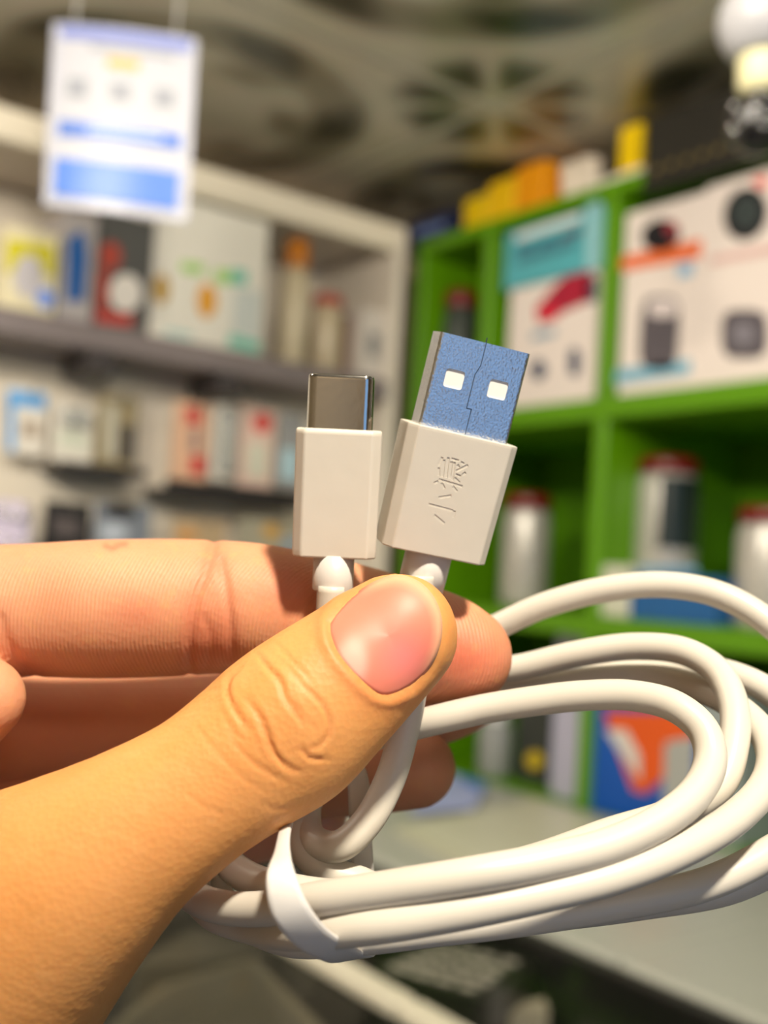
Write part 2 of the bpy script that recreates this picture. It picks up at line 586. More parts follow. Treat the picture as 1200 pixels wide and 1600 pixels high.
# lower row, largely behind the finger
m_blackpl = mat('black_plastic', (44, 42, 44), .35)
hanging('dark_pack', 'black square pack hanging just above the index finger', 'package', 66, 140, 784, 905, .05, m_blackpl, None,
        [('grey_print', [(84, 806), (124, 812), (122, 840), (82, 836)], mat('print_smoke', (92, 84, 84), .4))])
hanging('steel_pack', 'grey blue glossy pack beside the black square pack', 'package', 146, 234, 786, 905, .05, mat('card_bluegrey', (126, 132, 142), .3), None,
        [('dark_print', oval(188, 798, 26, 12), m_blackpl), ('pale_print', oval(176, 832, 22, 18), mat('print_icegrey', (184, 192, 204), .25))])
hanging('brown_pack', 'tan hanging pack low on the board above the finger', 'package', 268, 352, 812, 905, .04, mat('card_tan', (188, 164, 130), .45), None,
        [('orange_print', oval(292, 836, 16, 10), mat('print_apricot', (206, 150, 90), .4))])
hanging('mixed_pack', 'grey green hanging pack with an amber dot left of the small plug', 'package', 372, 470, 808, 905, .04, mat('card_sage', (166, 160, 140), .45), None,
        [('amber_print', oval(424, 830, 14, 12), mat('print_amber', (206, 160, 80), .4)), ('blue_print', oval(452, 850, 12, 10), mat('print_steel', (140, 160, 180), .4))])
# clear bag with shiny beads, lower left
yb = YP - .10
A, B = on(-30, 800, 1, yb), on(56, 800, 1, yb)
zt, zb = on(20, 782, 1, yb)[2], on(20, 905, 1, yb)[2]
t = thing('glitter_bag', 'lilac white bag of shiny capsules at the left edge of the picture', 'bag', ((A[0] + B[0]) / 2, yb, zb))
box('pouch', (A[0], yb, zb), (B[0], yb + .03, zt), mat('pouch_lilac', (214, 204, 226), .25), t, .010)
for k in range(16):
    px, py = random.uniform(-20, 50), random.uniform(790, 870)
    c = on(px, py, 1, yb - .002)
    lathe('capsule', [(.002, -.006), (.0055, -.003), (.006, 0), (.0055, .003), (.002, .006)], c, mat('capsule_pearl', (236, 232, 240), .05, .9), t, 10)

# ------------------------------------------------------------------ green shelving along the right wall
gs = thing('green_shelving', 'bright green open shelving with upright dividers along the right wall', 'shelf', (XF + .14, .6, 0))
YA, YB = -.1, YF - .002
box('back_panel', (XW - .015, YA, 0), (XW - .002, YB, 1.97), m_green, gs, 0)
for z0, z1 in ((1.951, 1.970), (1.660, 1.688), (1.383, 1.410), (1.140, 1.168), (.10, .13)):
    box('shelf_board', (XF, YA, z0), (XW - .015, YB, z1), m_green, gs, .0015)
for y0, za, zb_ in ((1.322, 0, 1.951), (1.166, 1.688, 1.951), (.932, 1.688, 1.951), (.932, 1.410, 1.660), (.932, 1.168, 1.383),
                    (.40, 1.688, 1.951), (.40, 1.410, 1.660), (.40, 1.168, 1.383), (-.1, 0, 1.951)):
    box('divider', (XF + .001, y0, za), (XW - .015, y0 + .020, zb_), m_green, gs, .0015)


def rbox(name, label, cat, px0, px1, ptop, x, depth, m, zbot, group=None, pmid=None, ztop=None, bev=.0015):
    pm_ = pmid or ptop + 60
    y0 = on(px0, pm_, 0, x)[1]
    y1 = on(px1, pm_, 0, x)[1]
    z1 = ztop or on((px0 + px1) / 2, ptop, 0, x)[2]
    t = thing(name, label, cat, (x + depth / 2, (y0 + y1) / 2, zbot), group)
    box('carton', (x, y1, zbot), (x + depth, y0, z1), m, t, bev)
    return t


Z1, Z2, Z3, ZT = 1.688, 1.410, 1.168, 1.970
m_boxw = mat('watch_card', (232, 220, 212), .35, var=.02)
XB = XF + .012
# two rows of two watch cartons
zmid = 1.838
GW = 'watch cartons in the right cubby'
t = rbox('watch_carton', 'white watch carton with orange band, upper left of the four', 'box', 976, 1100, 318, XB, .09, m_boxw, zmid, GW, 380, 1.925)
m_dk = mat('print_black', (38, 36, 40), .25)
m_gry = mat('print_graphite', (92, 86, 92), .3)
pplate('watch_print', oval(1033, 368, 30, 25, rot=-.25), 0, XB, m_dk, t)
pplate('red_print', oval(1050, 358, 10, 12), 0, XB - .0012, mat('print_maroon', (150, 50, 60), .3), t)
pplate('orange_band', [(972, 402), (1097, 374), (1095, 402), (970, 424)], 0, XB, mat('print_vermilion', (232, 112, 60), .3), t)
t = rbox('watch_carton', 'white watch carton with a round black watch print, upper right of the four', 'box', 1101, 1240, 275, XB, .09, m_boxw, zmid, GW, 350, 1.930)
pplate('watch_print', oval(1166, 334, 34, 42, rot=.25), 0, XB, m_dk, t)
pplate('ring_print', oval(1166, 332, 22, 28, rot=.25), 0, XB - .0012, mat('print_screen', (58, 66, 66), .2), t)
pplate('red_print', [(1175, 280), (1200, 276), (1200, 292), (1185, 294)], 0, XB, mat('print_coral', (220, 90, 80), .3), t)
pplate('pink_band', [(1110, 402), (1230, 378), (1230, 392), (1110, 414)], 0, XB, mat('print_rose', (216, 178, 172), .3), t)
t = rbox('watch_carton', 'white watch carton with a tall dark strap print, lower left of the four', 'box', 970, 1086, 420, XB, .09, m_boxw, Z1, GW, 500, zmid)
pplate('watch_print', oval(1031, 520, 30, 58, p=4, rot=.06), 0, XB, m_gry, t)
pplate('strap_print', oval(1036, 482, 22, 14, p=3), 0, XB - .0012, mat('print_pearl', (222, 210, 208), .3), t)
pplate('blue_band', [(964, 578), (1080, 562), (1078, 584), (962, 600)], 0, XB, mat('print_cyan', (120, 176, 200), .3), t)
pplate('blue_print', [(1060, 414), (1082, 410), (1082, 430), (1060, 434)], 0, XB, mat('print_skyb', (130, 180, 214), .3), t)
t = rbox('watch_carton', 'white watch carton with a grey square watch print, lower right of the four', 'box', 1087, 1230, 408, XB, .09, m_boxw, Z1, GW, 500, zmid)
pplate('watch_print', oval(1164, 522, 36, 38, p=3.5), 0, XB, m_gry, t)
pplate('ring_print', oval(1162, 522, 18, 19), 0, XB - .0012, mat('print_steelgrey', (126, 122, 130), .3), t)
# teal carton on white carton
t = rbox('speaker_carton', 'white carton with a red picture under the teal carton', 'box', 794, 930, 420, XB, .12, m_boxw, Z1, None, 520, 1.862)
pplate('red_picture', [(838, 482), (868, 446), (900, 420), (926, 424), (922, 470), (880, 488), (842, 506)], 0, XB, mat('print_crimson', (168, 26, 54), .3), t)
pplate('red_picture', oval(856, 488, 18, 14), 0, XB - .0012, mat('print_scar', (206, 36, 60), .3), t)
pplate('navy_picture', oval(898, 566, 9, 22, p=3), 0, XB, mat('print_navy', (66, 76, 100), .3), t)
pplate('navy_picture', oval(842, 578, 12, 16), 0, XB, MATS['print_navy'], t)
pplate('blue_caption', [(832, 520), (868, 514), (868, 524), (832, 532)], 0, XB, mat('print_bluegrey', (130, 160, 180), .3), t)
pplate('navy_edge', [(918, 436), (934, 432), (932, 470), (916, 474)], 0, XB, MATS['print_navy'], t)
t = rbox('teal_carton', 'teal carton with rows of white and grey lettering on the white carton', 'box', 790, 940, 330, XB - .004, .12,
         mat('card_teal', (86, 172, 182), .35), 1.862, None, 380, 1.945)
XT = XB - .004
for (x0, y0, x1, y1, c_) in ((806, 366, 908, 332, (226, 240, 240)), (808, 384, 836, 374, (60, 110, 130)), (844, 376, 868, 367, (60, 110, 130)),
                             (876, 366, 912, 352, (88, 96, 110)), (808, 402, 900, 374, (70, 120, 136))):
    h_ = 12
    pplate('lettering', [(x0, y0), (x1, y1), (x1, y1 + h_), (x0, y0 + h_)], 0, XT, mat('ink_%d_%d_%d' % c_, c_, .35), t)
pplate('pale_edge', [(918, 312), (940, 304), (936, 420), (916, 424)], 0, XT, mat('print_paleteal', (150, 200, 206), .35), t)


m_jar = mat('clear_jar', (206, 206, 200), .12, 0, trans=.35, var=.12, scale=60)
m_fill = mat('silver_fill', (196, 192, 184), .3, .3, var=.4, scale=140)
m_redlid = mat('red_jar_lid', (112, 24, 20), .35)


def jar(label, px, pmid, x, ptop, rad, z0, fill, group=None, lidfrac=.13, label_m=None):
    p = on(px, pmid, 0, x)
    h = on(px, ptop, 0, x)[2] - z0
    c = (p[0] + rad, p[1], z0)
    t = thing('sweet_jar', label, 'jar', c, group)
    t.name = 'accessory_jar'
    hb = h * (1 - lidfrac)
    lathe('body', [(rad * .92, 0), (rad, .008), (rad, hb * .86), (rad * .92, hb * .95), (rad * .86, hb)], c, fill, t)
    lathe('lid', [(rad * .94, hb), (rad * .97, hb + .003), (rad * .97, h - .004), (rad * .88, h)], c, m_redlid, t)
    if label_m is not None:
        n0 = [(rad * 1.012, hb * .25), (rad * 1.012, hb * .75)]
        lathe('label_band', n0, c, label_m, t)
    return t


GJ = 'jars with red lids on the green shelves'
jar('small dark jar with red lid in the left green cubby', 700, 480, XF + .03, 452, .026, Z1, mat('jar_dark', (70, 76, 70), .1, var=.3, scale=60), GJ)
jar('silvery jar with a red lid left of the tall divider', 795, 830, XF + .06, 770, .036, Z2, m_fill, GJ)
jar('large jar with dark label and red lid standing on blue box', 1010, 780, XF + .06, 712, .041, 1.466, m_fill, GJ,
    label_m=None)
jar('silvery jar with red lid at the right edge of the picture', 1172, 840, XF + .03, 790, .036, Z2, m_fill, GJ)
# dark half label of the big jar
pj = on(1010, 780, 0, XF + .06)
tj = [o for o in bpy.data.objects if o.get('label', '').startswith('large jar with dark')][0]
vsx, fsx = [], []
n_ = 12
for k in range(n_ + 1):
    a = math.radians(206 + 84 * k / n_)
    for h_ in (.035, .125):
        vsx.append((pj[0] + .041 + .0417 * math.cos(a), pj[1] + .0417 * math.sin(a), 1.466 + h_))
for k in range(n_):
    fsx.append((2 * k, 2 * k + 2, 2 * k + 3, 2 * k + 1))
link('dark_label', pm('dark_label', vsx, fsx), mat('label_black', (40, 50, 48), .2), tj, True)

rbox('small_carton', 'small white carton beside the blue boxes under the large jar', 'box', 918, 984, 862, XF + .01, .07, mat('card_ivory', (206, 206, 186), .4), Z2, None, 890, 1.475)
t = rbox('blue_carton', 'flat blue carton under the large red lidded jar', 'box', 986, 1120, 868, XF + .01, .14, mat('card_blue', (30, 92, 150), .35), Z2, None, 900, 1.465)
pplate('lettering', [(1000, 884), (1090, 886), (1090, 896), (1000, 894)], 0, XF + .01, mat('ink_pale', (120, 170, 200), .35), t)

# lowest visible row
def rsmall(name, label, cat, px0, px1, ptop, x, depth, rgb, zbot, mname, group=None):
    return rbox(name, label, cat, px0, px1, ptop, x, depth, mat(mname, rgb, .4), zbot, group, ptop + 40)


GS = 'small goods on the lowest green shelf'
rsmall('goods_carton', 'tall lilac white carton hidden partly behind the cable loops', 'box', 868, 912, 975, XF + .05, .06, (176, 176, 200), Z3, 'card_lilac', GS)
t = bottle('grey_bottle', 'grey bottle with white cap near the ring fingertip', 772, XF + .05, 1105, 1190, .024, mat('bottle_grey', (150, 152, 150), .3),
           mat('cap_white', (220, 220, 220), .4), .2, group=GS, z0=Z3, axis=0)
t = rsmall('goods_carton', 'black carton with a yellow patch in the lowest row', 'box', 806, 860, 1090, XF + .06, .06, (52, 56, 52), Z3, 'card_black', GS)
pplate('yellow_print', oval(836, 1188, 13, 14), 0, XF + .06, mat('print_gold', (210, 180, 30), .35), t)
rsmall('goods_carton', 'narrow violet white carton next to the blue carton', 'box', 866, 924, 1106, XF + .03, .05, (186, 184, 206), Z3, 'card_violet', GS)
t = rsmall('goods_carton', 'blue carton with orange top and white wedge in the lowest row', 'box', 926, 1090, 1106, XF + .01, .08, (20, 84, 176), Z3, 'card_royal', GS)
pplate('orange_print', [(944, 1112), (1086, 1112), (1084, 1172), (1010, 1240), (990, 1236)], 0, XF + .01, mat('print_tangerine', (224, 90, 28), .35), t)
pplate('white_wedge', [(946, 1140), (978, 1140), (1000, 1180), (1000, 1220)], 0, XF + .0088, mat('print_snow', (214, 210, 204), .35), t)
pplate('grey_panel', [(1040, 1160), (1086, 1150), (1082, 1250), (1036, 1256)], 0, XF + .0088, mat('print_ash', (170, 172, 168), .35), t)
rsmall('goods_carton', 'grey white carton at the right end of the lowest row', 'box', 1094, 1160, 1080, XF + .02, .08, (150, 160, 160), Z3, 'card_ashen', GS)

# things on top of the green shelving
m_yel = mat('card_yellow', (236, 186, 16), .35)
GT = 'boxes on top of the green shelving'
for k, (a_, b_, lab, c_) in enumerate(((726, 762, 'yellow carton nearest the corner on top of the green shelving', (226, 190, 16)),
                                       (763, 804, 'yellow carton in the middle of the row atop the green shelving', (232, 186, 20)),
                                       (805, 850, 'orange carton at the right end of the yellow row', (230, 150, 16)))):
    rbox('yellow_carton', lab, 'box', a_, b_, 300, XF + .03, .10, mat('card_yellow_%s' % 'abc'[k], c_, .35), ZT, GT, 310, [2.03, 2.042, 2.05][k])
rbox('yellow_carton', 'single tall yellow carton on top of the green shelving', 'box', 968, 1000, 190, XF + .03, .04, mat('card_yellow_d', (244, 206, 12), .35), ZT + .010, GT, 220, 2.052)
t = thing('white_tray', 'shallow white tray under the single yellow carton', 'tray', (XF + .05, .95, ZT))
box('tray', (XF + .005, .885, ZT), (XF + .12, 1.0, ZT + .010), m_white, t, .002)
for k, px in enumerate((898, 922)):
    p = on(px, 270, 0, XF + .06)
    cup = thing('paper_cup', ['white paper cup nearer the yellow row, atop green shelving', 'white paper cup nearer the single yellow carton'][k], 'cup', (p[0], p[1], ZT), 'white cups atop the green shelving')
    lathe('cup_body', [(.014, 0), (.016, .002), (.020, .064), (.018, .066)], (p[0], p[1], ZT), mat('cup_white', (226, 214, 196), .5), cup)
    lathe('rim', [(.0205, .063), (.0215, .065), (.0205, .067)], (p[0], p[1], ZT), MATS['cup_white'], cup)
t = rbox('navy_carton', 'dark navy carton in the corner on top of the green shelving', 'box', 640, 705, 340, XF + .04, .10, mat('card_navy', (30, 38, 70), .4), ZT, GT, 350, 2.03)
pplate('lettering', [(650, 360), (694, 346), (694, 356), (650, 371)], 0, XF + .04, mat('ink_ice', (120, 140, 190), .4), t)
t = rbox('black_pouch', 'black pouch right of the single yellow carton, its flap over the shelf edge', 'pouch', 1006, 1210, 240, XF + .03, .12, mat('cloth_soot', (36, 33, 26), .6), ZT, GT, 240, 2.048)
t.children[0].name = 'pouch_body'
ya, yb_ = on(1004, 270, 0, XF - .01)[1], on(1212, 250, 0, XF - .01)[1]
box('flap', (XF - .012, yb_, 1.936), (XF - .002, ya, 2.03), mat('cloth_soot'), t, .004)
for k in range(7):
    pplate('flap_mark', [(1022 + 24 * k, 262 - 8 * k), (1030 + 24 * k, 259 - 8 * k), (1030 + 24 * k, 268 - 8 * k), (1022 + 24 * k, 272 - 8 * k)], 0, XF - .012,
           mat('ink_olive', (120, 104, 60), .4), t)

# ------------------------------------------------------------------ low counter and glass showcase below
ZK = 1.105
m_ledge = mat('ledge_grey_white', (172, 174, 164), .35, var=.04)
t = thing('counter', 'grey white counter ledge in front of the green shelving', 'counter', (.85, .4, 0))
for y0, y1 in ((-.1, .395), (.398, .548), (.551, 1.30)):
    box('top_panel', (.655, y0, ZK + .035), (1.035, y1, ZK + .065), m_ledge, t, .003)
box('front_panel', (.665, -.1, 0), (.685, 1.30, ZK + .035), m_ledge, t, .001)
t = thing('tray_lid', 'pale greenish grey flat box lid lying before the green shelves', 'box', (.89, .93, 1.17))
vq = [on(618, 1292, 2, 1.176), on(838, 1246, 2, 1.176), on(1010, 1310, 2, 1.176), on(800, 1385, 2, 1.176)]
slab('lid', vq, 2, .0055, mat('lid_pale', (196, 196, 172), .35), t)
vq2 = [np.array(p) for p in vq]
cq = sum(vq2) / 4
slab('lid_inset', [cq + (p - cq) * .86 + np.array([0, 0, .0006]) for p in vq2], 2, .0006, mat('lid_pale2', (204, 204, 182), .35), t)
t = thing('blue_leaflet', 'pale blue leaflet lying by the ring fingertip', 'leaflet', tuple(on(690, 1250, 2, 1.19)))
q = [on(640, 1268, 2, 1.178), on(700, 1205, 2, 1.178), on(760, 1225, 2, 1.178), on(742, 1262, 2, 1.178)]
slab('sheet', q, 2, .002, mat('sheet_blue', (176, 186, 232), .4), t)
slab('blue_print', [q[0] * .1 + q[1] * .6 + q[2] * .3, q[1] * .6 + q[2] * .4, q[2], q[2] * .6 + q[3] * .4], 2, .001, mat('ink_blue', (80, 130, 210), .4), t, 1)

show = thing('showcase', 'glass topped showcase with pale metal bar over dark boxes', 'showcase', (.35, .6, 0))
m_dark = mat('showcase_dark', (52, 48, 38), .5)
m_bar = mat('bar_pale', (206, 200, 180), .3)
m_fr = mat('frame_dark', (30, 28, 26), .4)
box('base', (-.3, .30, 0), (.63, 1.28, 1.09), m_dark, show, .002)
box('side_frame', (.638, .30, 0), (.653, 1.30, 1.166), m_fr, show, .001)
box('back_frame', (-.3, 1.285, 0), (.636, 1.30, 1.166), m_fr, show, .001)
for y0, y1 in ((.30, .558), (.561, .80), (.803, 1.285)):
    box('metal_bar', (.452, y0, 1.160), (.474, y1, 1.172), m_bar, show, .003)
m_glass = mat('counter_glass', (24, 28, 24), .04, var=.0, alpha=.16)
box('glass_pane', (-.3, .30, 1.160), (.450, 1.284, 1.164), m_glass, show, .0005)
box('glass_pane', (.476, .30, 1.160), (.637, 1.284, 1.164), m_glass, show, .0005)


def flatbox(label, c4, z0, z1, m, group='boxes lying in the showcase'):
    t = thing('flat_box', label, 'box', tuple(np.mean([np.array([p[0], p[1], z0]) for p in c4], axis=0)), group)
    slab('carton', [np.array([p[0], p[1], z1]) for p in c4], 2, z1 - z0, m, t)
    return t


ctr = lambda x, y, z: on(x, y, 2, z)
ZG = 1.09
c_a = [ctr(150, 1620, 1.145), ctr(250, 1540, 1.145), ctr(400, 1496, 1.145), ctr(520, 1620, 1.145)]
fb = flatbox('olive grey flat box under the glass, below the wrist', c_a, ZG, 1.145, mat('card_olivegrey', (120, 114, 92), .35))
cc = sum(np.array(p) for p in c_a) / 4
slab('lid_inset', [cc + (np.array(p) - cc) * .82 + np.array([0, 0, .001]) for p in c_a], 2, .001, mat('card_olivedark', (92, 88, 72), .35), fb)
c_b = [ctr(575, 1512, 1.150), ctr(690, 1466, 1.150), ctr(850, 1502, 1.150), ctr(764, 1566, 1.150)]
fb = flatbox('black flat box printed with grey lettering under the glass', c_b, ZG, 1.150, mat('card_jet', (38, 36, 32), .3))
P4 = [np.array(p) for p in c_b]
for k in range(5):
    u0 = .10 + .17 * k
    def bl(u, v):
        return (P4[0] * (1 - u) + P4[1] * u) * (1 - v) + (P4[3] * (1 - u) + P4[2] * u) * v
    for s in range(4):
        v0 = .10 + .2 * s
        ln = .11 + .06 * random.random()
        slab('lettering', [bl(u0, v0), bl(u0 + .08, v0), bl(u0 + .08, v0 + ln), bl(u0, v0 + ln)], 2, .0008, mat('ink_grey', (214, 208, 190), .4), fb, 1)
c_c = [ctr(676, 1596, 1.13), ctr(686, 1582, 1.13), ctr(850, 1560, 1.13), ctr(858, 1576, 1.13)]
flatbox('beige flat strip box lying beside the black printed box', c_c, ZG, 1.13, mat('card_beige', (206, 196, 168), .4))
c_d = [ctr(200, 1512, 1.13), ctr(300, 1450, 1.13), ctr(500, 1476, 1.13), ctr(420, 1490, 1.13)]
flatbox('dark olive box at the back of the showcase under the coil', c_d, ZG, 1.13, mat('card_moss', (96, 92, 76), .4))
t = thing('paper_slip', 'white paper slip on the glass showing beside the wrist', 'paper', tuple(ctr(120, 1590, 1.168)))
slab('sheet', [ctr(136, 1530, 1.167), ctr(152, 1545, 1.167), ctr(120, 1660, 1.167), ctr(60, 1660, 1.167)], 2, .002, mat('slip_white', (224, 222, 206), .5), t)

# ------------------------------------------------------------------ hanging notice and bulb
Pn = [CAM + pray(*q) * 1.12 for q in ((84, 36), (309, 62), (293, 347), (69, 321))]
cN = sum(Pn) / 4
t = thing('hanging_notice', 'white notice with blue bands in a clear sleeve hanging from the ceiling', 'sign', tuple(cN))


def sheet(name, q, m, off, parent, th=.0012, n=10):
    """a slightly bowed sheet; q = four corners; off = distance in front of the notice plane"""
    nrm = np.cross(Pn[1] - Pn[0], Pn[3] - Pn[0])
    nrm /= np.linalg.norm(nrm)
    if nrm @ FW > 0:
        nrm = -nrm
    V, F = [], []
    def uv(p):
        a = (p - Pn[0]) @ (Pn[1] - Pn[0]) / np.sum((Pn[1] - Pn[0]) ** 2)
        return a
    for side in (0, 1):
        for i in range(n + 1):
            for j in range(n + 1):
                u, v = i / n, j / n
                p = (q[0] * (1 - u) + q[1] * u) * (1 - v) + (q[3] * (1 - u) + q[2] * u) * v
                bow = .006 * math.sin(math.pi * np.clip(uv(p), 0, 1))
                V.append(p + nrm * (bow + off + th * side))
    s = (n + 1) ** 2
    for i in range(n):
        for j in range(n):
            a, b, c, d = i * (n + 1) + j, i * (n + 1) + j + 1, (i + 1) * (n + 1) + j + 1, (i + 1) * (n + 1) + j
            F.append((a, b, c, d))
            F.append((s + a, s + d, s + c, s + b))
    for i in range(n):
        for (a, b) in ((i, i + 1), (n * (n + 1) + i, n * (n + 1) + i + 1)):
            F.append((a, b, s + b, s + a))
        for (a, b) in ((i * (n + 1), (i + 1) * (n + 1)), (i * (n + 1) + n, (i + 1) * (n + 1) + n)):
            F.append((a, b, s + b, s + a))
    bm = bmesh.new()
    bv = [bm.verts.new(tuple(p)) for p in V]
    for f in F:
        bm.faces.new([bv[i] for i in f])
    return link(name, bm_mesh(name, bm), m, parent)


def nq(u0, v0, u1, v1):
    f = lambda u, v: (Pn[0] * (1 - u) + Pn[1] * u) * (1 - v) + (Pn[3] * (1 - u) + Pn[2] * u) * v
    return [f(u0, v0), f(u1, v0), f(u1, v1), f(u0, v1)]


m_sleeve = mat('sleeve_white', (176, 178, 190), .38, coat=.1, var=.02)
sh = sheet('sleeve', nq(0, 0, 1, 1), m_sleeve, 0, t)
sheet('paper', nq(.06, .02, .95, .95), mat('paper_white', (176, 177, 184), .4, var=.02), .0014, t)
sheet('top_band', nq(.06, .02, .96, .085), mat('ink_periwinkle', (112, 124, 184), .4), .0028, t)
sheet('yellow_strip', nq(.40, .17, .62, .225), mat('ink_butter', (190, 160, 80), .4), .0028, t)
for k, u in enumerate((.2, .5, .8)):
    sheet('icon', nq(u - .07, .30, u + .07, .40), mat('ink_mist', (138, 142, 150), .4), .0028, t)
sheet('title_line', nq(.28, .11, .86, .135), mat('ink_mist'), .0028, t)
sheet('blue_band', nq(.08, .535, .93, .62), mat('ink_cobalt', (60, 104, 186), .35), .0028, t)
sheet('band_lettering', nq(.30, .565, .80, .585), mat('ink_whitish', (186, 202, 236), .4), .0042, t)
sheet('blue_field', nq(.07, .74, .93, .945), mat('ink_azure', (54, 108, 196), .35), .0028, t)
for u in (.15, .85):
    p = nq(u, 0, u, 0)[0]
    link('string', tube_mesh('string', [p, np.array([p[0], p[1], ZC])], .0008, 6), mat('string_clear', (210, 210, 210), .3), t)

bc = CAM + pray(1196, 34) * .85
t = thing('bulb_camera', 'white bulb shaped camera with cream collar and black ball hanging upper right', 'camera', tuple(bc))
rb = 73 / FPX * .85
prof = [(rb * .45, rb * 1.9), (rb * .75, rb * 1.5)] + [(rb * math.cos(a), rb * math.sin(a)) for a in np.linspace(.9, -.95, 14)]
prof[1] = (rb * .66, rb * 1.2)
lathe('housing', prof, bc, mat('bulb_white', (176, 176, 180), .3), t, 40)
ax = (CAM + pray(1192, 118) * .85) - bc
lathe('collar', [(rb * .50, -rb * .7), (rb * .54, -rb * .9), (rb * .52, -rb * 1.45), (rb * .40, -rb * 1.62)], bc, mat('collar_cream', (226, 220, 176), .4), t, 32)
rk = 52 / FPX * .85
bcc = np.array([bc[0], bc[1], bc[2] - rb * 1.55 - rk * .92])
ball = lathe('lens_ball', [(rk * .3, rk * .95)] + [(rk * math.cos(a), rk * math.sin(a)) for a in np.linspace(1.2, -1.5, 16)], bcc, mat('ball_black', (26, 26, 28), .12, coat=.5), t, 32)
lathe('ceiling_mount', [(.03, ZC - bc[2] - .012), (.03, ZC - bc[2])], bc, mat('bulb_white'), t, 28)
link('stem', tube_mesh('stem', [bc + np.array([0, 0, rb * 1.15]), np.array([bc[0], bc[1], ZC - .01])], rb * .42, 16), mat('bulb_white'), t, True)
for k in range(16):  # shiny metal studs added to give the black ball its glints
    a = math.radians(180 + 53 + random.uniform(-80, 80))
    e = random.uniform(-.8, .8)
    d = np.array([math.cos(a) * math.cos(e), math.sin(a) * math.cos(e), math.sin(e)])
    p = bcc + d * rk * 1.0
    lathe('glint_stud', [(.0004, -.0022), (.002, -.0012), (.0024, 0), (.002, .0012), (.0004, .0022)], p, mat('glint_stud_bright', (240, 240, 240), .08, 1.0), ball, 10)

# ------------------------------------------------------------------ the hand (implicit surface, one continuous skin)
def chain(pts, per=6):
    """pts: (px, py, depth mm, radius px at that depth) -> dense centres (mm) and radii (mm)"""
    q = np.array([np.append(c3(p[0], p[1], p[2]), p[3] * p[2] / FPX) for p in pts])
    d = catmull(q, per)
    return d[:, :3], d[:, 3]


THUMB = chain([(618, 993, 128.5, 97), (560, 1042, 127.5, 110), (500, 1092, 126, 122), (448, 1137, 125, 130), (385, 1183, 123.5, 123),
               (318, 1230, 122, 119), (250, 1275, 121, 127), (180, 1322, 120.5, 142), (95, 1385, 121, 172), (-20, 1475, 124, 220), (-160, 1600, 130, 280)])
INDEX = chain([(722, 1025, 148.0, 78), (690, 1014, 148.5, 87), (620, 997, 149.5, 95), (540, 978, 150, 99), (455, 960, 150, 101), (390, 951, 150, 103),
               (335, 948, 150, 104), (270, 949, 149.5, 107), (160, 951, 149, 108), (50, 953, 149, 104), (-60, 958, 149, 106), (-250, 985, 152, 120)])
MIDDLE = chain([(742, 1072, 169, 60), (690, 1085, 169, 74), (600, 1098, 170, 82), (450, 1112, 172, 88), (300, 1122, 174, 90), (150, 1126, 174, 90),
                (0, 1130, 172, 92), (-250, 1150, 164, 110)])
RING = chain([(650, 1200, 160, 62), (604, 1198, 161, 70), (500, 1200, 166, 78), (350, 1205, 173, 86), (150, 1210, 178, 90), (-60, 1240, 176, 95), (-260, 1290, 170, 110)])
LITTLE = chain([(500, 1275, 172, 42), (470, 1275, 173, 55), (380, 1285, 176, 66), (200, 1310, 180, 72), (-40, 1360, 178, 80), (-260, 1400, 172, 100)])
BULGE = chain([(-28, 1092, 138, 66), (-60, 1100, 139, 84), (-160, 1160, 143, 110), (-300, 1270, 148, 150)])
PALM = chain([(-250, 1000, 155, 120), (-300, 1200, 156, 190), (-300, 1400, 152, 230), (-330, 1600, 144, 280), (-420, 1800, 142, 300),
              (-640, 2100, 150, 290), (-1000, 2600, 175, 300), (-1500, 3200, 215, 290)], 8)
ZSC = {'thumb': .86}


def seg_sdf(P, C, R, zs=1.0):
    s = np.array([1, 1, 1 / zs])
    P = P * s
    C = C * s
    d = np.full(P.shape[:-1], 30.0, np.float32)
    for i in range(len(C) - 1):
        a, b = C[i], C[i + 1]
        ba = b - a
        pa = P - a
        h = np.clip((pa @ ba) / (ba @ ba), 0, 1)
        q = np.linalg.norm(pa - h[..., None] * ba, axis=-1) - (R[i] + (R[i + 1] - R[i]) * h)
        d = np.minimum(d, q)
    return d


def smin(a, b, k):
    h = np.clip(.5 + .5 * (b - a) / k, 0, 1)
    return b * (1 - h) + a * h - k * h * (1 - h)


VOX = .66
LO = np.array([-175., -165., 100.])
HI = np.array([24., 6., 205.])
NX = np.ceil((HI - LO) / VOX).astype(int) + 1


def grid_sdf(C, R, zs=1.0, pad=9.0):
    out = np.full(tuple(NX), 12.0, np.float32)
    s = np.array([1, 1, 1 / zs], np.float32)
    for i in range(len(C) - 1):
        a, b = C[i], C[i + 1]
        r = max(R[i], R[i + 1]) + pad
        lo = np.minimum(a, b) - r
        hi = np.maximum(a, b) + r
        i0 = np.clip(np.floor((lo - LO) / VOX).astype(int), 0, NX - 1)
        i1 = np.clip(np.ceil((hi - LO) / VOX).astype(int) + 1, 0, NX)
        if np.any(i1 <= i0):
            continue
        ax = [(LO[k] + VOX * np.arange(i0[k], i1[k])).astype(np.float32) for k in range(3)]
        A, B = (a * s).astype(np.float32), (b * s).astype(np.float32)
        ba = B - A
        X = (ax[0] * s[0] - A[0])[:, None, None]
        Y = (ax[1] * s[1] - A[1])[None, :, None]
        Z = (ax[2] * s[2] - A[2])[None, None, :]
        h = np.clip((X * ba[0] + Y * ba[1] + Z * ba[2]) / float(ba @ ba), 0, 1)
        d = np.sqrt((X - h * ba[0]) ** 2 + (Y - h * ba[1]) ** 2 + (Z - h * ba[2]) ** 2) - (R[i] + (R[i + 1] - R[i]) * h)
        sl = tuple(slice(i0[k], i1[k]) for k in range(3))
        out[sl] = np.minimum(out[sl], d)
    return out


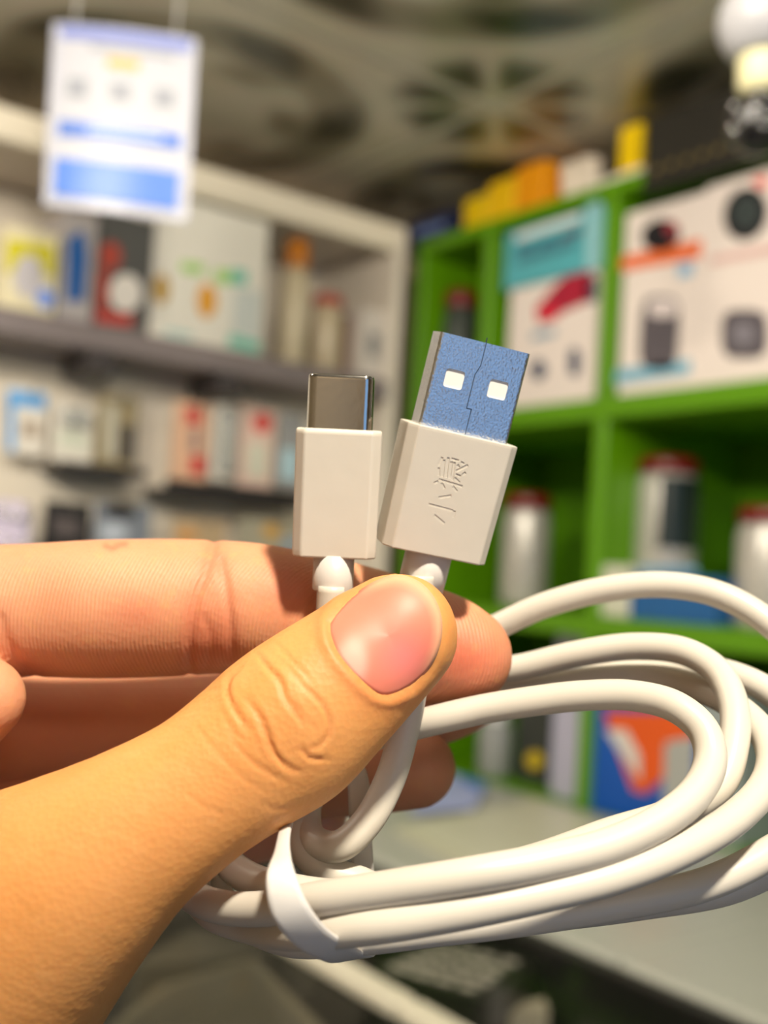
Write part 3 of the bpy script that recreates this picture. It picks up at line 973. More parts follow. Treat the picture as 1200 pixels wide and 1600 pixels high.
palm = grid_sdf(*PALM)
field = smin(grid_sdf(*THUMB, zs=ZSC['thumb']), palm, 7.0)
for ch, k in ((INDEX, 6.), (MIDDLE, 6.), (RING, 6.), (LITTLE, 6.), (BULGE, 8.)):
    field = np.minimum(field, smin(grid_sdf(*ch), palm, k))
# close the forearm where the block of space ends
field[0, :, :] = np.maximum(field[0, :, :], .5)
field[:, 0, :] = np.maximum(field[:, 0, :], .5)
field[:, :, -1] = np.maximum(field[:, :, -1], .5)


def surface_nets(f):
    s = f < 0
    nx, ny, nz = f.shape
    corners = [(i, j, k) for i in (0, 1) for j in (0, 1) for k in (0, 1)]
    cnt = sum(s[i:nx - 1 + i, j:ny - 1 + j, k:nz - 1 + k].astype(np.int8) for i, j, k in corners)
    act = np.argwhere((cnt > 0) & (cnt < 8))
    idx = np.full((nx - 1, ny - 1, nz - 1), -1, np.int64)
    idx[tuple(act.T)] = np.arange(len(act))
    acc = np.zeros((len(act), 3))
    num = np.zeros(len(act))
    for (a, b) in [(c, d) for c in corners for d in corners if c < d and sum(abs(np.subtract(c, d))) == 1]:
        fa = f[act[:, 0] + a[0], act[:, 1] + a[1], act[:, 2] + a[2]]
        fb = f[act[:, 0] + b[0], act[:, 1] + b[1], act[:, 2] + b[2]]
        m = (fa < 0) != (fb < 0)
        t = np.where(m, fa / np.where(m, fa - fb, 1), 0)
        p = np.array(a) + t[:, None] * (np.array(b) - np.array(a))
        acc[m] += p[m]
        num[m] += 1
    V = act + acc / num[:, None]
    F = []
    for ax in range(3):
        o1, o2 = [(1, 2), (2, 0), (0, 1)][ax]
        sl0 = [slice(1, -1)] * 3
        sl1 = [slice(1, -1)] * 3
        sl0[ax] = slice(0, -1)
        sl1[ax] = slice(1, None)
        A, B = s[tuple(sl0)], s[tuple(sl1)]
        base = np.array([1, 1, 1])
        base[ax] = 0
        for flip, mask in ((False, A & ~B), (True, ~A & B)):
            e = np.argwhere(mask) + base
            e1 = np.zeros(3, int); e1[o1] = 1
            e2 = np.zeros(3, int); e2[o2] = 1
            q = np.stack([idx[tuple((e - e1 - e2).T)], idx[tuple((e - e2).T)], idx[tuple(e.T)], idx[tuple((e - e1).T)]], 1)
            if flip:
                q = q[:, ::-1]
            F.append(q)
    return V, np.vstack(F)


V, Fq = surface_nets(field)
V = LO + V * VOX
Fq = Fq[(Fq >= 0).all(1)]


def quad_edges(F):
    e = np.sort(np.vstack([F[:, [0, 1]], F[:, [1, 2]], F[:, [2, 3]], F[:, [3, 0]]]), axis=1)
    key = e[:, 0] * (F.max() + 1) + e[:, 1]
    _, first, inv = np.unique(key, return_index=True, return_inverse=True)
    return e[first], inv.reshape(4, -1).T          # edges, edge index of every quad side


def gather(n, idx, val):
    return np.stack([np.bincount(idx, val[:, k], n) for k in range(3)], 1)


E_, FE = quad_edges(Fq)
deg = np.bincount(E_.ravel(), minlength=len(V))[:, None]
for it in range(10):                                # even out the steps of the grid
    lap = (gather(len(V), E_[:, 0], V[E_[:, 1]]) + gather(len(V), E_[:, 1], V[E_[:, 0]])) / np.maximum(deg, 1) - V
    V = V + (.5 if it % 2 == 0 else -.47) * lap
# one step of smooth subdivision
fp = V[Fq].mean(1)
ef = gather(len(E_), FE.ravel(), np.repeat(fp, 4, 0)) / np.maximum(np.bincount(FE.ravel(), minlength=len(E_)), 1)[:, None]
em = V[E_].mean(1)
ep = .5 * em + .5 * ef
nf = np.maximum(np.bincount(Fq.ravel(), minlength=len(V)), 1)[:, None]
vf = gather(len(V), Fq.ravel(), np.repeat(fp, 4, 0)) / nf
vm = (gather(len(V), E_[:, 0], em) + gather(len(V), E_[:, 1], em)) / np.maximum(deg, 1)
vp = (vf + 2 * vm + (nf - 3) * V) / nf
nv, ne = len(V), len(E_)
allv = np.vstack([vp, ep, fp])
fi = nv + ne + np.arange(len(Fq))
q4 = np.vstack([np.stack([Fq[:, k], nv + FE[:, k], fi, nv + FE[:, k - 1]], 1) for k in range(4)])
hm = bpy.data.meshes.new('hand')
hm.vertices.add(len(allv))
hm.vertices.foreach_set('co', allv.astype(np.float32).ravel())
hm.loops.add(q4.size)
hm.loops.foreach_set('vertex_index', q4.astype(np.int32).ravel())
hm.polygons.add(len(q4))
hm.polygons.foreach_set('loop_start', np.arange(0, q4.size, 4, dtype=np.int32))
hm.update(calc_edges=True)
NV = len(hm.vertices)
co = np.empty(NV * 3, np.float32)
hm.vertices.foreach_get('co', co)
co = co.reshape(-1, 3).astype(float)
nr = np.empty(NV * 3, np.float32)
hm.vertices.foreach_get('normal', nr)
nr = nr.reshape(-1, 3).astype(float)
PX = 600 + FPX * co[:, 0] / co[:, 2]
PY = 800 - FPX * co[:, 1] / co[:, 2]
dT = seg_sdf(co, *THUMB, zs=ZSC['thumb'])
isT = np.clip(1 - np.abs(dT) / 3, 0, 1) * (nr[:, 2] < .35)
dI = seg_sdf(co, *INDEX)
isI = np.clip(1 - np.abs(dI) / 3, 0, 1) * (nr[:, 2] < .35)


def polydist(poly, per=6):
    q = catmull(np.hstack([np.array(poly, float), np.zeros((len(poly), 1))]), per)[:, :2]
    d = np.full(NV, 1e9)
    tpar = np.zeros(NV)
    sel = (PX > q[:, 0].min() - 60) & (PX < q[:, 0].max() + 60) & (PY > q[:, 1].min() - 60) & (PY < q[:, 1].max() + 60)
    x, y = PX[sel], PY[sel]
    dd = np.full(len(x), 1e9)
    tt = np.zeros(len(x))
    for i in range(len(q) - 1):
        a, b = q[i], q[i + 1]
        ab = b - a
        h = np.clip(((x - a[0]) * ab[0] + (y - a[1]) * ab[1]) / (ab @ ab), 0, 1)
        e = np.hypot(x - a[0] - h * ab[0], y - a[1] - h * ab[1])
        m = e < dd
        dd[m] = e[m]
        tt[m] = (i + h[m]) / (len(q) - 1)
    d[sel] = dd
    tpar[sel] = tt
    return d, tpar


disp = np.zeros(NV)
red = np.zeros(NV)          # where the skin is tinted redder (folds, cuticle, fingertip pads, painted plug shadow)
c2 = lambda pts: [(x / 2, 800 + y / 2) for x, y in pts]
CREASES = [  # (polyline, depth mm, width px, taper)
    (c2([(752, 484), (712, 530), (712, 570), (740, 630), (785, 690)]), .42, 5.5),
    (c2([(800, 440), (840, 490), (875, 530), (890, 575), (930, 640), (950, 670)]), .50, 5.5),
    (c2([(775, 590), (812, 640), (835, 700), (858, 755), (900, 798), (940, 815)]), .55, 6.0),
    (c2([(890, 470), (950, 545), (1010, 610), (1030, 680), (1000, 730), (945, 742)]), .35, 5.0),
    (c2([(935, 735), (965, 765), (1030, 775)]), .40, 5.0),
    (c2([(715, 690), (760, 755), (830, 810), (905, 850)]), .22, 5.0),
    (c2([(600, 650), (660, 730), (760, 830), (850, 890)]), .12, 6.0),
    (c2([(690, 610), (730, 690), (770, 720)]), .14, 5.0),
    (c2([(860, 410), (905, 455), (960, 520), (985, 560)]), .20, 4.5),
    (c2([(905, 560), (930, 610), (985, 680)]), .20, 4.5),
    (c2([(640, 560), (705, 548), (720, 500)]), .16, 5.0),
    (c2([(560, 860), (640, 920), (740, 960)]), .08, 6.0),
    (c2([(800, 900), (870, 930), (960, 900)]), .10, 6.0),
]
for poly, dep, wd in CREASES:
    d, t = polydist(poly)
    tp = np.sin(np.clip(t, .03, .97) * math.pi) ** .6
    wd *= .66; dep *= .62
    disp -= isT * dep * tp * np.exp(-(d / wd) ** 2)
    disp += isT * dep * .22 * tp * np.exp(-((d - 2.6 * wd) / (1.6 * wd)) ** 2)
    red += isT * .5 * dep * tp * np.exp(-(d / (wd * 2.4)) ** 2)
for poly, dep, wd in [(c2([(668, 96), (645, 180), (612, 280), (596, 380), (592, 500)]), .40, 7.),
                      (c2([(690, 150), (706, 240), (718, 340), (726, 450)]), .34, 7.),
                      (c2([(0, 330), (20, 400), (60, 470), (110, 510)]), .25, 8.),
                      (c2([(640, 330), (660, 400), (650, 480)]), .15, 6.)]:
    d, t = polydist(poly)
    disp -= isI * dep * np.exp(-(d / wd) ** 2)
    red += isI * .55 * dep * np.exp(-(d / (wd * 2.6)) ** 2)
# thumb nail outline in the photograph
NAIL = [(514, 972), (516, 992), (527, 1018), (546, 1043), (570, 1068), (592, 1085), (606, 1088), (625, 1083), (647, 1071), (668, 1051),
        (683, 1022), (689, 992), (687, 962), (677, 936), (660, 916), (638, 904), (612, 900), (584, 908), (558, 922), (534, 944)]
d, t = polydist(NAIL + [NAIL[0]], 5)
nc = np.mean(NAIL, axis=0)


def inside(x, y, poly):
    poly = np.array(poly)
    c = np.zeros(len(x), bool)
    j = len(poly) - 1
    for i in range(len(poly)):
        xi, yi = poly[i]
        xj, yj = poly[j]
        c ^= ((yi > y) != (yj > y)) & (x < (xj - xi) * (y - yi) / (yj - yi + 1e-9) + xi)
        j = i
    return c


ins = inside(PX, PY, NAIL)
front = isT > .3
prox = np.clip(((nc[0] - PX) * .8 + (PY - nc[1]) * .6) / 60 + .5, 0, 1)      # towards the cuticle
sd = np.where(ins, -d, d)
disp += front * (-.26 * np.exp(-((sd + 3) / 6.5) ** 2) + (.10 + .14 * prox) * np.exp(-((sd - 11) / 8) ** 2))
disp -= np.where(front & ins, 1.7 * np.clip((d - 2) / 45, 0, 1), 0)
red += np.where(front & ~ins, (.06 + .16 * prox) * np.exp(-(d / 34) ** 2), 0)
# pad of the index fingertip, painted plug shadow and joint fold on the index
red += isI * .62 * np.exp(-(((PX - 725) / 75) ** 2 + ((PY - 1030) / 60) ** 2))
red += isI * .40 * np.exp(-(((PX - 455) / 60) ** 2 + ((PY - 915) / 55) ** 2))  # darker red patch, paints the oval plug's cast shadow into the skin colour
red += isI * .30 * np.exp(-(((PX - 330) / 40) ** 2 + ((PY - 1000) / 50) ** 2))
red += isI * .30 * np.exp(-(((PX - 215) / 40) ** 2 + ((PY - 960) / 30) ** 2))
dmk, _ = polydist([(165, 853), (175, 857), (184, 852), (195, 850)])
red += isI * .45 * np.exp(-(dmk / 5) ** 2)
disp -= isI * .10 * np.exp(-(dmk / 3) ** 2)
# low relief of the skin: knuckle hollows and soft lumps
disp += isT * .25 * np.exp(-(((PX - 440) / 55) ** 2 + ((PY - 1105) / 60) ** 2))
disp += isT * .012 * np.sin(PX * .09 + 2 * np.sin(PY * .05)) * np.sin(PY * .08 + PX * .03)
co2 = co + nr * disp[:, None]
hm.vertices.foreach_set('co', to_world(co2).astype(np.float32).ravel())
# colour of the skin: dorsal tan, palmar peach, redder folds, painted plug shadow
pal = np.clip(1 - np.abs(dT) / 4, 0, 1)
palmar = 1 - pal
ca = hm.color_attributes.new('skin_map', 'FLOAT_COLOR', 'POINT')
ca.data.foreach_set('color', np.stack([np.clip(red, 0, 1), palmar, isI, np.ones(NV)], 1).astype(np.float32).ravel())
hm.update()


def skin_material():
    m = bpy.data.materials.new('skin')
    m.use_nodes = True
    nt = m.node_tree
    N, L = nt.nodes, nt.links
    b = N['Principled BSDF']
    at = N.new('ShaderNodeAttribute')
    at.attribute_name = 'skin_map'
    sp = N.new('ShaderNodeSeparateColor')
    L.new(at.outputs['Color'], sp.inputs[0])
    tc = N.new('ShaderNodeTexCoord')

    def noise(s, d=3):
        n = N.new('ShaderNodeTexNoise')
        n.inputs['Scale'].default_value = s
        n.inputs['Detail'].default_value = d
        L.new(tc.outputs['Object'], n.inputs['Vector'])
        return n

    def mix(fac, a, bb, blend='MIX'):
        x = N.new('ShaderNodeMix')
        x.data_type = 'RGBA'
        x.blend_type = blend
        for s, v in ((0, fac), (6, a), (7, bb)):
            if isinstance(v, (int, float)):
                x.inputs[s].default_value = v
            elif isinstance(v, tuple):
                x.inputs[s].default_value = (*lin(v), 1)
            else:
                L.new(v, x.inputs[s])
        return x.outputs[2]

    n1, n2 = noise(90), noise(420)
    tan = mix(n1.outputs['Fac'], (208, 138, 72), (223, 159, 95))
    peach = mix(n1.outputs['Fac'], (208, 139, 102), (222, 160, 122))
    base = mix(sp.outputs[1], tan, peach)
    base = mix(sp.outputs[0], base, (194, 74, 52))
    mr_ = N.new('ShaderNodeMapRange')
    mr_.inputs[1].default_value = .58
    mr_.inputs[2].default_value = .80
    mr_.inputs[4].default_value = .35
    L.new(n2.outputs['Fac'], mr_.inputs[0])
    base = mix(mr_.outputs[0], base, (226, 168, 106))
    L.new(base, b.inputs['Base Color'])
    b.inputs['Roughness'].default_value = .54
    b.inputs['Specular IOR Level'].default_value = .38
    b.inputs['Subsurface Weight'].default_value = .28
    b.inputs['Subsurface Radius'].default_value = (1.0, .32, .14)
    b.inputs['Subsurface Scale'].default_value = .0022
    # fine relief: cell pattern everywhere, ridges on the palmar side
    vo = N.new('ShaderNodeTexVoronoi')
    vo.inputs['Scale'].default_value = 1500
    L.new(tc.outputs['Object'], vo.inputs['Vector'])
    mp = N.new('ShaderNodeMapping')
    wv = N.new('ShaderNodeTexWave')
    wv.wave_type = 'RINGS'
    wv.rings_direction = 'SPHERICAL'
    wv.inputs['Scale'].default_value = 620
    wv.inputs['Distortion'].default_value = 6.0
    wv.inputs['Detail'].default_value = 1
    wv.inputs['Detail Scale'].default_value = .25
    ctr_ = to_world(c3(560, 1010, 141))
    mp.inputs['Location'].default_value = tuple(-ctr_)
    L.new(tc.outputs['Object'], mp.inputs['Vector'])
    L.new(mp.outputs['Vector'], wv.inputs['Vector'])
    b1 = N.new('ShaderNodeBump')
    b1.inputs['Distance'].default_value = .00012
    b1.inputs['Strength'].default_value = .30
    L.new(vo.outputs['Distance'], b1.inputs['Height'])
    b3 = N.new('ShaderNodeBump')
    b3.inputs['Distance'].default_value = .0003
    b3.inputs['Strength'].default_value = .06
    L.new(n2.outputs['Fac'], b3.inputs['Height'])
    L.new(b1.outputs['Normal'], b3.inputs['Normal'])
    b2 = N.new('ShaderNodeBump')
    b2.inputs['Distance'].default_value = .000035
    L.new(sp.outputs[2], b2.inputs['Strength'])
    L.new(wv.outputs['Fac'], b2.inputs['Height'])
    L.new(b3.outputs['Normal'], b2.inputs['Normal'])
    L.new(b2.outputs['Normal'], b.inputs['Normal'])
    return m


for a_ in list(hm.materials):
    pass
hand = bpy.data.objects.new('hand', hm)
COL.objects.link(hand)
hm.name = 'hand'
hm.materials.clear()
hm.materials.append(skin_material())
hm.polygons.foreach_set('use_smooth', [True] * len(hm.polygons))
tag(hand, 'left hand pinching the plug ends of a coiled white cable between thumb and index finger', 'hand')

# thumb nail: a plate that follows the thumb
NO = catmull(np.hstack([np.array(NAIL, float), np.zeros((len(NAIL), 1))]), 4, True)[:, :2]
rings = np.linspace(0, 1, 15)
pts, rad_, uvn = [], [], []
for r in rings:
    for p in NO:
        q = nc + (p - nc) * (r * 1.0)
        pts.append(q)
        rad_.append(r)
pts = np.array(pts)
rad_ = np.array(rad_)
dirs = np.stack([(pts[:, 0] - 600) / FPX, -(pts[:, 1] - 800) / FPX, np.ones(len(pts))], 1)
zz = np.full(len(pts), 112.0)
for _ in range(40):
    dd = seg_sdf(dirs * zz[:, None], *THUMB, zs=ZSC['thumb'])
    zz += np.clip(dd, -1, 3) * .8
P3 = dirs * zz[:, None]
eps = .15
grad = np.stack([seg_sdf(P3 + np.eye(3)[k] * eps, *THUMB, zs=ZSC['thumb']) - seg_sdf(P3 - np.eye(3)[k] * eps, *THUMB, zs=ZSC['thumb']) for k in range(3)], 1)
grad /= np.linalg.norm(grad, axis=1)[:, None]
tipw = np.clip(((pts[:, 0] - nc[0]) * .8 - (pts[:, 1] - nc[1]) * .6) / 80, -1, 1)
lift = .30 + .10 * np.clip(tipw, 0, 1) - .55 * rad_ ** 10 * (1 - .75 * np.clip(tipw, 0, 1))
# even out the segment joints of the thumb below
top = P3 + grad * lift[:, None]
n = len(NO)
Lr = len(rings)
T = top.reshape(Lr, n, 3)
for _ in range(6):
    Ts = T.copy()
    Ts[1:-1] = .5 * T[1:-1] + .125 * (T[:-2] + T[2:] + np.roll(T[1:-1], 1, 1) + np.roll(T[1:-1], -1, 1))
    Ts[0] = T[1].mean(0)
    T = Ts
Tm = T.copy()
for _ in range(400):                                # a nail is flatter than the finger it sits on
    Tm[1:-1] = .5 * Tm[1:-1] + .125 * (Tm[:-2] + Tm[2:] + np.roll(Tm[1:-1], 1, 1) + np.roll(Tm[1:-1], -1, 1))
    Tm[0] = Tm[1].mean(0)
T = .6 * T + .4 * Tm
Vn = T.reshape(-1, 3)
Fn = []
for i in range(Lr - 1):
    for k in range(n):
        k2 = (k + 1) % n
        Fn.append((i * n + k, (i + 1) * n + k, (i + 1) * n + k2, i * n + k2))
low = T[-1] - grad.reshape(Lr, n, 3)[-1] * .5
Vn = np.vstack([Vn, low])
s0, s1 = (Lr - 1) * n, Lr * n
for k in range(n):
    k2 = (k + 1) % n
    Fn.append((s0 + k, s1 + k, s1 + k2, s0 + k2))
nm_ = pm('thumb_nail', to_world(Vn), Fn)
# colour: lunula, pink bed, pale free edge
along = ((pts[:, 0] - nc[0]) * .8 - (pts[:, 1] - nc[1]) * .6)
bed = np.tile(lin((222, 128, 104)), (len(pts), 1))
lun = np.exp(-(((pts[:, 0] - 548) / 26) ** 2 + ((pts[:, 1] - 1038) / 40) ** 2) ** 2)[:, None]
mid = np.exp(-(((pts[:, 0] - 632) / 40) ** 2 + ((pts[:, 1] - 1030) / 42) ** 2))[:, None]
bed = bed * (1 - .5 * mid) + lin((236, 128, 134)) * .5 * mid
bed = bed * (1 - .7 * lun) + lin((236, 186, 170)) * .7 * lun
fe = (np.clip((rad_ - .80) / .2, 0, 1) * np.clip(tipw * 2.0, 0, 1))[:, None]
bed = bed * (1 - .75 * fe) + lin((238, 190, 148)) * .75 * fe
bed = np.vstack([bed, np.tile(lin((226, 180, 140)), (n, 1))])
ca = nm_.color_attributes.new('nail_map', 'FLOAT_COLOR', 'POINT')
ca.data.foreach_set('color', np.hstack([bed, np.ones((len(bed), 1))]).astype(np.float32).ravel())
m_nail = bpy.data.materials.new('nail')
m_nail.use_nodes = True
b = m_nail.node_tree.nodes['Principled BSDF']
at = m_nail.node_tree.nodes.new('ShaderNodeAttribute')
at.attribute_name = 'nail_map'
m_nail.node_tree.links.new(at.outputs['Color'], b.inputs['Base Color'])
b.inputs['Roughness'].default_value = .46
b.inputs['Specular IOR Level'].default_value = .35
b.inputs['Subsurface Weight'].default_value = .2
b.inputs['Subsurface Radius'].default_value = (1, .4, .3)
b.inputs['Subsurface Scale'].default_value = .0015
o = link('thumb_nail', nm_, m_nail, hand, True)
o['label'] = 'pink glossy thumb nail'

# ------------------------------------------------------------------ the cable
m_cord = mat('cord_white', (207, 200, 188), .36, var=.015, scale=60, sss=.12, spec=.45)
m_plug = mat('plug_white', (204, 196, 183), .42, var=.02, scale=300, bump=.05, sss=.10)
m_relief = mat('relief_white', (206, 200, 194), .38, var=.01)
cable = thing('charging_cable', 'coiled white charging cable with two metal tipped plugs held in the hand', 'cable', tuple(to_world(c3(800, 1250, 132))))


def local_frame(origin, axis_to, face):
    """l = plug axis, t = outward face normal, w = width to the right (camera frame, mm)"""
    l = axis_to - origin
    l /= np.linalg.norm(l)
    t = np.array(face, float)
    t -= l * (t @ l)
    t /= np.linalg.norm(t)
    w_ = np.cross(t, l)
    if w_[0] < 0:
        w_ = -w_
    return origin, w_, l, t


def put(fr, w_, l, t):
    o, W, Lx, Tn = fr
    return o + W * w_ + Lx * l + Tn * t


def plug_prism(name, fr, prof, ls, m, parent, bev=.25, smooth=False, seg=2):
    """prof(scale) : closed (w, t) outline; ls : list of (l, scale_w, scale_t)"""
    V, F = [], []
    n = len(prof)
    for (l, sw, st) in ls:
        for (a, b_) in prof:
            V.append(put(fr, a * sw, l, b_ * st))
    for i in range(len(ls) - 1):
        for k in range(n):
            k2 = (k + 1) % n
            F.append((i * n + k, i * n + k2, (i + 1) * n + k2, (i + 1) * n + k))
    F.append(tuple(range(n))[::-1])
    F.append(tuple((len(ls) - 1) * n + k for k in range(n)))
    bm = bmesh.new()
    bv = [bm.verts.new(tuple(p)) for p in to_world(np.array(V))]
    for f in F:
        bm.faces.new([bv[i] for i in f])
    bmesh.ops.recalc_face_normals(bm, faces=bm.faces)
    if bev:
        es = [e for e in bm.edges if len(e.link_faces) == 2 and e.calc_face_angle(0) > .25]
        bmesh.ops.bevel(bm, geom=es, offset=bev * .001, segments=seg, affect='EDGES', profile=.5)
    return link(name, bm_mesh(name, bm), m, parent, smooth)


def rrect(w_, t, r, n=8):
    out = []
    for cx, cy, a0 in ((w_ - r, t - r, 0), (-w_ + r, t - r, 90), (-w_ + r, -t + r, 180), (w_ - r, -t + r, 270)):
        for k in range(n + 1):
            a = math.radians(a0 + 90 * k / n)
            out.append((cx + r * math.cos(a), cy + r * math.sin(a)))
    return out


def chamfered(w_, t, c):
    return [(w_, t - c), (w_ - c, t), (-w_ + c, t), (-w_, t - c), (-w_, -t + c), (-w_ + c, -t), (w_ - c, -t), (w_, -t + c)]


def metal(name, rgb, rough, bump, scale):
    m = mat(name, rgb, rough, 1.0, .03, scale, bump)
    return m


# small oval plug
ZP = 138.0
frC = local_frame(c3(522, 869, ZP + .9), c3(530.5, 671, ZP - .5), (0.015, -.08, -1))
hC = plug_prism('oval_plug_housing', frC, chamfered(5.42, 2.45, 1.15), [(0, .965, 1), (.8, .98, 1.0), (15.75, 1.0, 1), (16.2, .985, .88)], m_plug, cable, .22)
shp = rrect(4.17, 1.28, 1.27, 10)
m_steel = metal('plug_steel', (206, 202, 196), .13, .02, 900)
plug_prism('oval_metal_shell', frC, shp, [(15.6, 1, 1), (15.9, 1, 1), (22.45, 1, 1), (22.5, 1, 1), (22.85, .985, .95), (23.0, .95, .84)], m_steel, hC, 0, True)
plug_prism('oval_mouth', frC, rrect(3.7, .85, .84, 10), [(22.6, 1, 1), (23.03, 1, 1)], mat('mouth_dark', (30, 30, 32), .4), hC, 0)
circ = lambda r, n=28: [(r * math.cos(2 * math.pi * k / n), r * math.sin(2 * math.pi * k / n)) for k in range(n)]
plug_prism('strain_relief', frC, circ(2.62), [(-4.3, .985, .985), (-4.15, 1, 1), (.3, 1.0, 1.0)], m_relief, hC, 0, True)

# flat rectangular plug
thy = math.radians(12)
frA = local_frame(c3(671, 861, ZP + 2.4), c3(717.5, 674, ZP + .4), (math.sin(thy), -.12, -math.cos(thy)))
hA = plug_prism('flat_plug_housing', frA, chamfered(7.25, 3.55, 1.2), [(0, .955, 1), (15.5, 1.01, 1.0), (15.7, 1.0, .98)], m_plug, cable, .18)
plug_prism('strain_relief', frA, circ(3.0), [(-6.0, 1, 1), (.3, 1.02, 1.02)], m_relief, hA, 0, True)
# metal shell: sleeve with two windows and a stepped seam, cut out as real openings
shell = plug_prism('flat_metal_shell', frA, rrect(5.95, 2.25, .45, 4), [(15.3, 1, 1), (27.35, 1, 1)], metal('flat_shell_metal', (224, 228, 232), .24, .18, 3600), hA, 0)


def cut(obj, cutters):
    """carve the cutters out of a part, away from the rest of the scene"""
    for c in cutters:
        md = obj.modifiers.new('cut', 'BOOLEAN')
        md.operation = 'DIFFERENCE'
        md.solver = 'EXACT'
        md.object = c
        dg = bpy.context.evaluated_depsgraph_get()
        dg.update()
        nmesh = bpy.data.meshes.new_from_object(obj.evaluated_get(dg))
        old = obj.data
        obj.modifiers.clear()
        obj.data = nmesh
        nm0 = old.name
        bpy.data.meshes.remove(old)
        nmesh.name = nm0
        cm = c.data
        bpy.data.objects.remove(c)
        bpy.data.meshes.remove(cm)


def cutter(fr, outlines, t0, t1):
    """prisms standing on the face of a plug: outline in (w, l), from t0 to t1"""
    bm = bmesh.new()
    for ol in outlines:
        a = [bm.verts.new(tuple(to_world(put(fr, x, y, t0)))) for x, y in ol]
        b_ = [bm.verts.new(tuple(to_world(put(fr, x, y, t1)))) for x, y in ol]
        n = len(ol)
        bm.faces.new(a)
        bm.faces.new(b_[::-1])
        for k in range(n):
            bm.faces.new((a[k], b_[k], b_[(k + 1) % n], a[(k + 1) % n]))
    o = link('cutter', bm_mesh('cutter', bm))
    return o


def rr2(cx, cy, hw, hh, r):
    return [(cx + a, cy + b_) for a, b_ in rrect(hw, hh, r, 3)]


inner = plug_prism('cutter', frA, rrect(5.62, 1.95, .25, 3), [(15.9, 1, 1), (28.2, 1, 1)], None, None, 0)
wins = [cutter(frA, [rr2(s * 2.9, 22.1, 1.22, 1.15, .3)], 1.2, 3.2) for s in (-1, 1)]
sw = .055
seam = [[(-sw, 24.4), (sw, 24.4), (sw, 28), (-sw, 28)], [(-sw - .45, 23.2), (sw - .45, 23.2), (sw - .45 + .45, 24.5), (-sw, 24.5)],
        [(-.5, 19.0), (-.39, 19.0), (-.39, 23.3), (-.5, 23.3)], [(-.5, 18.9), (.25, 18.9), (.25, 19.02), (-.5, 19.02)],
        [(.14, 15.0), (.25, 15.0), (.25, 19.0), (.14, 19.0)]]
seams = [cutter(frA, [s], 2.02 - .003 * k, 3.2 + .01 * k) for k, s in enumerate(seam)]
seam_shade = cutter(frA, seam, 1.98, 2.12)  # dark strip laid in the groove to stand in for its shade
seam_shade.name = 'seam'
seam_shade.data.materials.append(mat('seam_shade_dark', (40, 52, 70), .6))
seam_shade.parent = shell
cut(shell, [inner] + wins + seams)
plug_prism('contact_block', frA, rrect(5.5, 1.1, .1, 2), [(15.6, 1, 1), (26.9, 1, 1)], mat('insert_white', (240, 238, 232), .4), shell, 0)
# keep the block up against the windows
blk = [c for c in shell.children if c.name.startswith('contact')][0]
for v in blk.data.vertices:
    v.co += Vector(tuple(to_world(frA[3] * 1.0) - to_world(np.zeros(3))))

# engraved strokes on the flat plug
def stroke(p0, p1, wd=.30):
    p0, p1 = np.array(p0), np.array(p1)
    d_ = p1 - p0
    L_ = np.linalg.norm(d_)
    d_ /= L_
    nn = np.array([-d_[1], d_[0]]) * wd / 2
    return [tuple(p0 - nn), tuple(p1 - nn), tuple(p1 + nn), tuple(p0 + nn)]


def face_uv(px, py):
    """photograph point on the front face of the flat plug -> (w, l) in mm"""
    dvec = np.array([(px - 600) / FPX, -(py - 800) / FPX, 1.0])
    o_, W, Lx, Tn = frA
    p0 = o_ + Tn * 3.55
    tt = (p0 @ Tn) / (dvec @ Tn)
    p = dvec * tt - o_
    return p @ W, p @ Lx


STR = [((380, 935), (590, 900)), ((210, 1043), (615, 1150)), ((640, 1150), (618, 1262)), ((305, 1225), (472, 1362)),
       ((380, 632), (775, 750)), ((298, 694), (372, 660)), ((425, 690), (472, 782)), ((615, 745), (682, 832)), ((640, 600), (725, 685)),
       ((440, 258), (372, 400)), ((382, 430), (378, 570)), ((470, 300), (440, 590)), ((540, 262), (500, 600)), ((592, 330), (560, 615)), ((640, 340), (600, 640)),
       ((590, 285), (712, 318)), ((745, 342), (800, 372)), ((668, 492), (868, 392)), ((690, 380), (720, 440)), ((660, 545), (748, 580)), ((770, 560), (828, 512))]
cuts = []
for k_, (a_, b_) in enumerate(STR):
    pa = face_uv(650 + a_[0] / 10.66, 690 + a_[1] / 10.66)
    pb = face_uv(650 + b_[0] / 10.66, 690 + b_[1] / 10.66)
    cuts.append(cutter(frA, [stroke(pa, pb, .34)], 3.55 - .06 - .0013 * k_, 3.55 + .6 + .003 * k_))
cut(hA, cuts)

